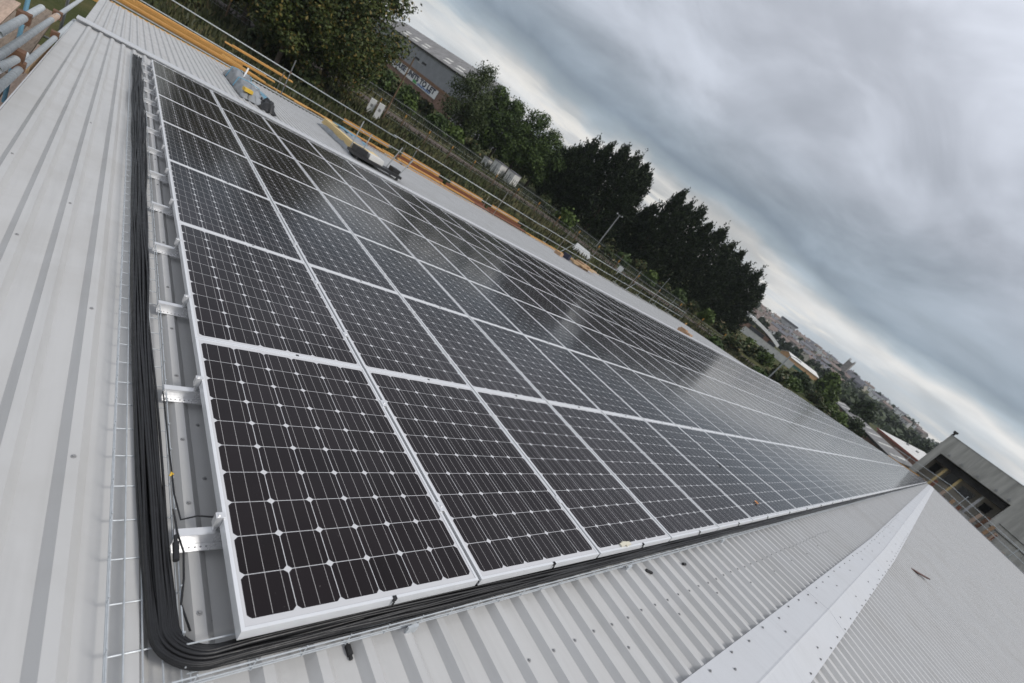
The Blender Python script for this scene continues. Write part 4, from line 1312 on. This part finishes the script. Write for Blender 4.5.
# ------------------------------------------------------------------ poles, lamps, cabinets, fence
def pole(name, az_, d, top_el, r, m_, label, cat, head=None):
    p = gp(az_, d); zt_ = polar(az_, top_el, d).z
    t_ = thing(name, tuple(p), label, cat)
    b_ = MB(); b_.tube([p, (p.x, p.y, zt_)], r, 8, r2=r * 0.7); link_mesh('column', b_, m_, t_)
    tg = Vector((-math.sin(R(az_)), math.cos(R(az_)), 0))
    top = Vector((p.x, p.y, zt_))
    if head == 'flood':
        b_ = MB(); b_.beam(top - tg * 1.5 + Vector((0, 0, -.15)), top + tg * 1.3 + Vector((0, 0, -.15)), .1, .1); link_mesh('cross_arm', b_, M['lamppole'], t_)
        for o_ in (-1.45, -.35, 1.2):
            b_ = MB(); b_.obox(top + tg * o_ + Vector((0, 0, .12)), tg * .32, Vector((math.cos(R(az_)), math.sin(R(az_)), 0)) * .2, (0, 0, .14)); link_mesh('floodlight', b_, M['black'], t_)
    elif head == 'lamp':
        b_ = MB(); b_.beam(top, top - tg * 0.75 + Vector((0, 0, .12)), .07, .07); link_mesh('arm', b_, M['lamppole'], t_)
        b_ = MB(); b_.obox(top - tg * 0.95 + Vector((0, 0, .12)), tg * .38, Vector((math.cos(R(az_)), math.sin(R(az_)), 0)) * .15, (0, 0, .07)); link_mesh('lamp_head', b_, M['white'], t_)
    elif head == 'tee':
        b_ = MB(); b_.beam(top - tg * .8, top + tg * .8, .09, .09); link_mesh('cross_arm', b_, M['lamppole'], t_)
        for o_ in (-.6, .6):
            b_ = MB(); b_.tube([top + tg * o_, top + tg * o_ + Vector((0, 0, .25))], .08, 6); link_mesh('insulator', b_, M['white'], t_)
    return t_


pole('floodlight_pole', 67.85, 79, 0.6, 0.14, M['pole'], 'brown pole with dark floodlights in front of the letting sign', 'pole', 'flood')
pole('telegraph_pole', 40.14, 104, 0.5, 0.13, M['lamppole'], 'grey pole with a short cross arm before the first dark conifers', 'pole', 'tee')
pole('lamp_post', 16.2, 66, -0.35, 0.10, M['lamppole'], 'pale lamp post with a white head, rising past the far roof edge', 'lamp post', 'lamp')
pole('leaning_post', 85.2, 84, -4.4, 0.16, M['pole'], 'plain brown timber post at the left end of the track', 'post')
pole('slim_post', 36.9, 99, -2.7, 0.07, M['pole'], 'slim brown post at the foot of the dark conifers', 'post')

p = gp(69.4, 80)
for az_, d, ln, lb in ((69.35, 78, 1.9, 'narrow white cabinet left of the floodlight pole, the farther of two'), (68.45, 77.5, 2.1, 'narrow white cabinet beside the floodlight pole, the nearer of two')):
    p = gp(az_, d); t = thing('white_cabinet', tuple(p), lb, 'cabinet', 'white cabinets by the floodlight pole')
    tg = Vector((-math.sin(R(az_)), math.cos(R(az_)), 0)); nr = Vector((math.cos(R(az_)), math.sin(R(az_)), 0))
    b = MB(); b.obox(p + Vector((0, 0, ln / 2 + .15)), tg * .42, nr * .3, (0, 0, ln / 2)); link_mesh('body', b, M['white'], t)
    b = MB(); b.obox(p + Vector((0, 0, ln * .62)) - nr * .31, tg * .16, nr * .012, (0, 0, .2)); link_mesh('notice', b, M['screw'], t)
    b = MB(); b.obox(p + Vector((0, 0, .08)), tg * .44, nr * .32, (0, 0, .08)); link_mesh('plinth', b, M['concrete'], t)
for az_, d, s_, lb in ((52.75, 101, .95, 'pale metal cabin beside the track, largest and rightmost of three'), (54.6, 101, .95, 'pale metal cabin beside the track, middle one of three'), (56.1, 102, .62, 'small pale metal cabin beside the track, leftmost of three')):
    p = gp(az_, d); t = thing('track_cabin', tuple(p), lb, 'cabin', 'pale cabins by the track')
    ang = R(az_ - 28); tg = Vector((-math.sin(ang), math.cos(ang), 0)); nr = Vector((math.cos(ang), math.sin(ang), 0))
    b = MB(); b.obox(p + Vector((0, 0, 1.25 * s_)), tg * 1.0 * s_, nr * 1.5 * s_, (0, 0, 1.25 * s_)); link_mesh('body', b, M['whitedirty'], t)
    b = MB(); b.obox(p + Vector((0, 0, 2.55 * s_)), tg * 1.1 * s_, nr * 1.6 * s_, (0, 0, .06)); link_mesh('roof', b, M['roofslate'], t)
    b = MB(); b.obox(p + Vector((0, 0, 1.2 * s_)) - nr * 1.53 * s_, tg * .12 * s_, nr * .02, (0, 0, .8 * s_)); link_mesh('door_gap', b, M['screw'], t)
# white sheet of a tent like cover
p = gp(41.0, 84); t = MB(); K = .42; t.add([p + Vector(v) * K for v in ((-3.0, 2.6, 1.1), (3.6, -2.6, 0.9), (2.6, -1.2, 2.9), (-2.6, 2.9, 3.2), (-3.0, 2.6, 0), (3.6, -2.6, 0), (4.2, -.6, 0), (-2.0, 4.6, 0))], [(0, 1, 2, 3), (0, 4, 5, 1), (1, 5, 6, 2), (2, 6, 7, 3), (3, 7, 4, 0)])
tag(link_mesh('storage_tent', t, M['white']), 'low white sheeted storage tent below the round bush', 'tent')
p = gp(36.2, 88); t = MB(); t.tube([p, p + Vector((0, 0, 1.5))], .06, 6); t.obox(p + Vector((0, 0, 1.7)), (.3, -.35, 0), (.02, .02, 0), (0, 0, .45))
tag(link_mesh('notice_board', t, M['white']), 'small white notice on a post by the track', 'notice')

fence = thing('post_fence', tuple(gp(62, 81)), 'wire fence of brown posts with orange tops along the track', 'fence')
fp = []
for k, az_ in enumerate(np.arange(92, 22, -2.9)):
    d = track_d(az_) - 5.2
    p = gp(az_, d); fp.append(p)
    b = MB(); b.tube([p, p + Vector((0, 0, 1.9))], .09, 6); po = link_mesh('post', b, M['pole'], fence)
    b = MB(); b.tube([p + Vector((0, 0, 1.9)), p + Vector((0, 0, 2.35))], .10, 6); link_mesh('cap', b, M['posttop'], po)
for h in (0.6, 1.2, 1.7):
    b = MB(); b.tube([q + Vector((0, 0, h)) for q in fp], .012, 4); link_mesh('wire', b, M['lamppole'], fence)
pf = thing('palisade_fence', tuple(gp(60, 94)), 'dull green palisade fence behind the earth track', 'fence')
prev = None
b = MB(); bc = 0
for az_ in np.arange(78, 28, -0.22):
    d = track_d(az_) + 5.5; p = gp(az_, d)
    b.beam(p, p + Vector((0, 0, 1.8)), .10, .03, up=(1, 0, 0))
link_mesh('pales', b, mat('dull green steel', (0.075, 0.095, 0.075), .6), pf)
for h in (.5, 1.5):
    b = MB(); b.tube([gp(a, track_d(a) + 5.55, h) for a in np.arange(78, 27.9, -2)], .035, 4); link_mesh('rail', b, M['lamppole'], pf)

# ------------------------------------------------------------------ trees and shrubs
def leaf_cloud(blobs, n, size, seed, up=0.35, shell=0.55, droop=0.0):
    r_ = np.random.default_rng(seed)
    wts = np.array([bl[1] * bl[1] for bl in blobs]); wts = wts / wts.sum()
    idx = r_.choice(len(blobs), n, p=wts)
    cen = np.array([bl[0] for bl in blobs])[idx]; rad = np.array([bl[1] for bl in blobs])[idx]
    dirs = r_.normal(size=(n, 3)); dirs /= np.linalg.norm(dirs, axis=1, keepdims=True)
    rr_ = shell + (1 - shell) * r_.random(n) ** 0.7
    sq_ = np.array([1, 1, 0.85])
    jag = 1 + 0.30 * np.sin(dirs[:, 0] * 7 + idx) * np.cos(dirs[:, 2] * 6 + idx * 2) + 0.14 * r_.normal(size=n)
    pos = cen + dirs * (rad * rr_ * jag)[:, None] * sq_
    pos[:, 2] -= droop * r_.random(n) * rad
    nor = dirs * 0.7 + r_.normal(size=(n, 3)) * 0.6; nor[:, 2] += up
    nor /= np.linalg.norm(nor, axis=1, keepdims=True)
    t1 = np.cross(nor, r_.normal(size=(n, 3))); t1 /= np.linalg.norm(t1, axis=1, keepdims=True)
    t2 = np.cross(nor, t1)
    sz = size * (0.55 + 0.9 * r_.random(n))[:, None]
    a = t1 * sz; c = t2 * sz * 0.55
    V = np.stack([pos - a, pos - c * 1.0 + a * 0.1, pos + a, pos + c + a * 0.1], axis=1).reshape(-1, 3)
    return V


def quads(V):
    b_ = MB(); n = len(V) // 4
    b_.v = [tuple(p) for p in V]; b_.f = [(4 * i, 4 * i + 1, 4 * i + 2, 4 * i + 3) for i in range(n)]; b_.mi = [0] * n; b_.uv = [None] * n
    return b_


def tree(name, p, h, rad, lm, label, seed, n=5000, size=0.45, group=None, base=0.22, nb=11, cat='tree', trunk=True, squash=1.0, droop=0.0, shell=.5):
    r_ = random.Random(seed)
    p = Vector(p)
    t_ = thing(name, tuple(p), label, cat, group)
    blobs = []
    for k in range(nb):
        q = (k + r_.random()) / nb
        a = k * 2.4 + r_.uniform(-.5, .5)
        zc = h * (base + (0.88 - base) * q)
        rmax = rad * math.sin(math.pi * (0.20 + 0.68 * q)) * .66 * r_.uniform(.6, 1.1)
        br = rad * r_.uniform(.26, .44) * (1.1 - .45 * q)
        blobs.append(((p.x + rmax * math.cos(a), p.y + rmax * math.sin(a), p.z + zc), br))
    blobs.append(((p.x, p.y, p.z + h * (.35 + base * .5)), rad * .62))
    blobs.append(((p.x, p.y, p.z + h * (.60 + base * .4)), rad * .55))
    blobs.append(((p.x + r_.uniform(-.15, .15) * rad, p.y + r_.uniform(-.15, .15) * rad, p.z + h - rad * .30), rad * .30))
    V = leaf_cloud(blobs, n, size, seed, droop=droop, shell=shell)
    V[:, 2] = np.maximum(V[:, 2], p.z + 0.05)
    link_mesh('crown', quads(V), LEAF[lm], t_)
    if trunk:
        b_ = MB(); r0 = max(.08, h * .022)
        b_.tube([p - Vector((0, 0, .3)), p + Vector((.1, 0, h * .3)), p + Vector((.15, .1, h * .62)), p + Vector((.1, .1, h * .85))], r0, 8, r2=r0 * .25)
        for (c, br) in blobs[:7]:
            b_.tube([p + Vector((.1, 0, h * .28)), p.lerp(Vector(c), .6) + Vector((0, 0, h * .12)), c], r0 * .4, 5, r2=r0 * .08)
        link_mesh('trunk', b_, M['bark'], t_)
    return t_


def conifer(p, h, rad, seed, label, n=6600):
    r_ = np.random.default_rng(seed)
    p = Vector(p)
    t_ = thing('conifer_tree', tuple(p), label, 'tree', 'row of dark conifers behind the track')
    nf = n // 12
    out = []
    for k in range(nf):
        q = r_.random() ** 0.9
        a = r_.uniform(0, 2 * math.pi)
        zc = h * (0.02 + 0.92 * q)
        prof = max(0.06, 1 - max(0, (q - .36) / .67) ** 1.9)
        lump = .16 * math.sin(a * 3 + seed) + .16 * math.sin(q * 13 + a * 2 + seed) + .12 * math.sin(q * 29 - a * 3)
        rr_ = rad * prof * (0.80 + 0.26 * r_.random() + lump)
        tip = np.array([math.cos(a) * rr_, math.sin(a) * rr_, zc + rad * (r_.uniform(.05, .40) if r_.random() > .10 else r_.uniform(.40, .75))])
        root = np.array([math.cos(a) * rr_ * .25, math.sin(a) * rr_ * .25, zc - rad * .15])
        for s in range(12):
            f = .10 + .90 * (s / 11) ** .7
            c = root + (tip - root) * f + r_.normal(size=3) * (.34 * (1.15 - f) + .05)
            dr = (tip - root); dr /= np.linalg.norm(dr)
            dr = dr + np.array([0, 0, .4]) + r_.normal(size=3) * .5; dr /= np.linalg.norm(dr)
            sd_ = np.cross(dr, r_.normal(size=3)); sd_ /= np.linalg.norm(sd_)
            ln = .48 * (0.6 + .8 * r_.random()); wd = .20 * (1.3 - .6 * f)
            out += [c - dr * ln * .5, c + sd_ * wd, c + dr * ln * .7, c - sd_ * wd]
    V = np.array(out) + np.array(p)
    # leading shoots
    link_mesh('crown', quads(V), LEAF['conifer'], t_)
    b_ = MB(); b_.tube([p - Vector((0, 0, .3)), p + Vector((0, 0, h * .5)), p + Vector((0, 0, h * .93))], rad * .08, 7, r2=.05)
    link_mesh('trunk', b_, M['bark'], t_)
    return t_


conif = [(48.3, 113, 3.4), (47.1, 113, 5.0), (45.6, 113, 6.0), (44.0, 114, 6.9), (42.4, 113, 6.5), (41.1, 114, 6.7), (40.2, 116, 6.2), (37.6, 118, 3.4), (36.0, 117, 6.8), (34.6, 119, 6.0), (33.2, 122, 6.4), (31.5, 124, 5.7), (30.0, 127, 6.0), (28.3, 130, 5.2), (27.0, 133, 5.3), (25.6, 136, 4.4), (24.3, 139, 4.4), (23.0, 142, 3.6)]
cl = ['lowest, at the left end of the left clump', 'second from the left in the left clump', 'third from the left in the left clump', 'tallest of the left clump, fourth from its left', 'fifth from the left in the left clump', 'tall, just left of the gap in the row', 'at the right end of the left clump, facing the gap',
      'lowest, just right of the gap in the row', 'tallest of the right clump, near the gap', 'third from the gap in the right clump', 'fourth from the gap in the right clump', 'fifth from the gap in the right clump', 'sixth from the gap in the right clump', 'seventh from the gap, above the fence', 'fifth from the right end of the row', 'fourth from the right end of the row', 'second from the right end of the row', 'last and lowest at the right end of the row']
for k, (az_, d, te) in enumerate(conif):
    p = gp(az_, d); zt_ = polar(az_, te, d).z
    conifer(p, zt_ - p.z, (4.4 if k not in (6, 7) else 3.0) + .9 * math.sin(k * 2.1), 100 + k, 'dark conifer, ' + cl[k])

trees = [
    ('broadleaf_tree', 74.5, 74, 7.5, 9.2, 'oak', 'huge olive and brown broadleaf tree in front of the grey warehouse', 34000, .19),
    ('broadleaf_tree', 82.0, 82, 6.5, 7.5, 'oak', 'dark broadleaf tree at the top left, behind the scaffold rails', 24000, .20),
    ('broadleaf_tree', 78.5, 70, 3.2, 5.4, 'oak', 'shorter olive tree between the two big broadleaf trees', 17000, .19),
    ('birch_tree', 60.9, 108, 5.2, 6.0, 'birch', 'wispy topped birch tree right of the letting sign', 15000, .18),
    ('broadleaf_tree', 58.6, 112, 4.1, 6.0, 'green', 'mid green tree directly right of the birch', 13000, .22),
    ('broadleaf_tree', 56.2, 113, 4.0, 6.0, 'green', 'mid green tree behind the leftmost pale cabin', 13000, .22),
    ('broadleaf_tree', 53.6, 114, 4.6, 6.4, 'green', 'tallest mid green tree, behind the middle of the cabins', 14000, .22),
    ('broadleaf_tree', 51.0, 113, 3.9, 6.2, 'green', 'mid green tree behind the largest pale cabin', 13000, .22),
    ('broadleaf_tree', 49.3, 116, 3.0, 5.4, 'green', 'low mid green tree next to the first conifer', 9000, .22),
    ('round_tree', 11.8, 165, 1.15, 4.6, 'bright', 'round green tree beside the far end of the long shed', 3200, .5),
    ('round_tree', 8.0, 185, 1.0, 4.4, 'far', 'round dark green tree behind the rooflights of the long shed', 3200, .5),
    ('round_tree', 13.9, 160, -0.9, 3.4, 'far', 'low dark green tree left of the round green tree', 2400, .5),
]
for k, (nm, az_, d, te, rad, lm, lb, n, sz) in enumerate(trees):
    p = gp(az_, d); zt_ = polar(az_, te, d).z
    tree(nm, p, max(2.5, zt_ - p.z), rad, lm, lb, 300 + k, n, sz, base=.05 if nm == 'round_tree' else .16, nb=26 if rad > 6.5 else 18, droop=.5 if lm == 'birch' else 0, shell=.35)

bushes = [(44.9, 97, 2.6, 3.4, 'bright', 'round fresh green bush between the cabins and the conifers'),
          (66.3, 96, 2.4, 2.6, 'bright', 'small fresh green bush behind the palisade fence, right of the floodlight pole'), (62.6, 98, 2.6, 3.0, 'green', 'dark green bush below the birch'),
          (67.2, 99, 2.0, 2.4, 'green', 'dark green bush right of the floodlight pole'), (60.6, 100, 2.6, 2.8, 'bright', 'fresh green bush right of the birch trunk'),
          (66.6, 112, 2.1, 2.8, 'green', 'dark green bush under the middle of the letting sign'), (64.6, 112, 1.9, 2.8, 'bramble', 'bramble bush under the right end of the letting sign'), (68.4, 113, 2.1, 2.6, 'bright', 'fresh green bush under the left part of the letting sign'),
          (69.6, 99, 3.6, 3.2, 'green', 'dark green bush left of the narrow white cabinets'), (68.6, 101, 3.3, 2.6, 'bramble', 'bramble bush directly behind the floodlight pole'),
          (71.0, 97, 3.4, 3.4, 'green', 'green bush under the huge broadleaf tree'), (48.2, 101, 1.8, 2.4, 'bramble', 'low bramble bush right of the pale cabins'),
          (58.2, 103, 2.2, 2.4, 'bramble', 'low bramble bush left of the pale cabins'), (80.0, 74, 1.6, 2.8, 'bramble', 'bramble mound by the track under the left trees'),
          (86.5, 74, 1.4, 2.6, 'bramble', 'bramble mound at the far left of the track'), (75.5, 70, 1.4, 2.6, 'bramble', 'bramble mound below the huge broadleaf tree')]
for k in range(16):
    az_ = 38.5 - k * 1.9
    bushes.append((az_, 101 + k * 1.6 + (k % 3) * 4, 1.3 + .5 * (k % 4), 2.2 + .3 * (k % 3), ('bramble', 'green', 'bramble', 'bright')[k % 4],
                   f'scrub bush below the conifer row, {ordinal(k) if k else "first"} from the white tent' if k < 8 else f'scrub bush past the conifers, {ordinal(k - 8) if k > 8 else "first"} from the orange barrier'))
for k in range(12):
    az_ = 22.5 - k * 1.35
    bushes.append((az_, 88 + (k % 4) * 17, 1.8 + .7 * (k % 3), 2.6 + .6 * (k % 2), ('green', 'bramble', 'bright', 'far')[k % 4], f'scrub bush beyond the far eave, {ordinal(k) if k else "first"} right of the conifers'))
for k, (az_, d, h, rad, lm, lb) in enumerate(bushes):
    tree('bush', gp(az_, d), h + .6, rad, lm, lb, 500 + k, 900, .34, None if k < 16 else 'scrub bushes', base=.08, nb=7, cat='bush', trunk=False, shell=.3)
# small trees between the houses
rr = random.Random(4)
for k in range(60):
    az_ = 3 + (k % 30) * 0.68 + rr.uniform(-.2, .2); d = rr.choice((330, 380, 440, 520, 600, 690, 770))
    p = gp(az_, d); h = rr.uniform(6, 11)
    tree('hillside_tree', p, h, h * .5, 'far', 'dark round tree far off among the hillside houses' + (' left of the church' if az_ > 12.6 else ' right of the church'), 700 + k, 500, 1.0, 'trees among the far houses', base=.05, nb=6, shell=.3)
# far wooded ridge and rough grass
r_ = np.random.default_rng(9)
bl = []
for k in range(260):
    az_ = r_.uniform(-6, 100); d = r_.uniform(880, 1250)
    q = gp(az_, d); bl.append(((q.x, q.y, q.z + 2), r_.uniform(6, 11)))
for k in range(170):
    az_ = r_.uniform(0, 13.5); d = r_.uniform(300, 620)
    q = gp(az_, d); bl.append(((q.x, q.y, q.z + 1.5), r_.uniform(4, 7)))
tag(link_mesh('woodland', quads(leaf_cloud(bl, 24000, 2.2, 12, shell=.5)), LEAF['far']), 'dark woods on the far hill and along its top', 'woodland', None, 'stuff')
n = 26000
az_ = r_.uniform(14, 100, n); d = 58 + 52 * r_.random(n)
xx, yy = CAM.x + d * np.cos(np.radians(az_)), CAM.y + d * np.sin(np.radians(az_))
keep = np.ones(n, bool)
td = np.array([track_d(a) for a in az_]); keep &= np.abs(d - td) > 1.9
xx, yy = xx[keep], yy[keep]; n = len(xx)
zz0 = np.array([ground_z(a, c) for a, c in zip(xx, yy)])
h = .35 + .55 * r_.random(n); a = r_.uniform(0, 6.28, n); wd = .06 + .10 * r_.random(n)
lean = r_.normal(size=(n, 2)) * .18
dx, dy = np.cos(a) * wd, np.sin(a) * wd
V = np.stack([np.stack([xx - dx, yy - dy, zz0 - .02], 1), np.stack([xx + dx, yy + dy, zz0 - .02], 1), np.stack([xx + dx * .4 + lean[:, 0], yy + dy * .4 + lean[:, 1], zz0 + h], 1), np.stack([xx - dx * .4 + lean[:, 0], yy - dy * .4 + lean[:, 1], zz0 + h], 1)], 1).reshape(-1, 3)
tag(link_mesh('rough_grass', quads(V), LEAF['grass']), 'rough grass on the bank either side of the track', 'grass', None, 'stuff')

# ------------------------------------------------------------------ the air between here and the hill
hz = bpy.data.materials.new('thin damp haze'); hz.use_nodes = True
ht = hz.node_tree; ht.nodes.clear()
pv = ht.nodes.new('ShaderNodeVolumePrincipled'); pv.inputs['Color'].default_value = (0.80, 0.85, 0.92, 1); pv.inputs['Density'].default_value = 0.00015; pv.inputs['Anisotropy'].default_value = 0.2
om = ht.nodes.new('ShaderNodeOutputMaterial'); ht.links.new(pv.outputs[0], om.inputs['Volume'])
b = MB(); b.box((-1620, -1620, -10.5), (1620, 1620, 75)); tag(link_mesh('haze', b, hz), kind='stuff')
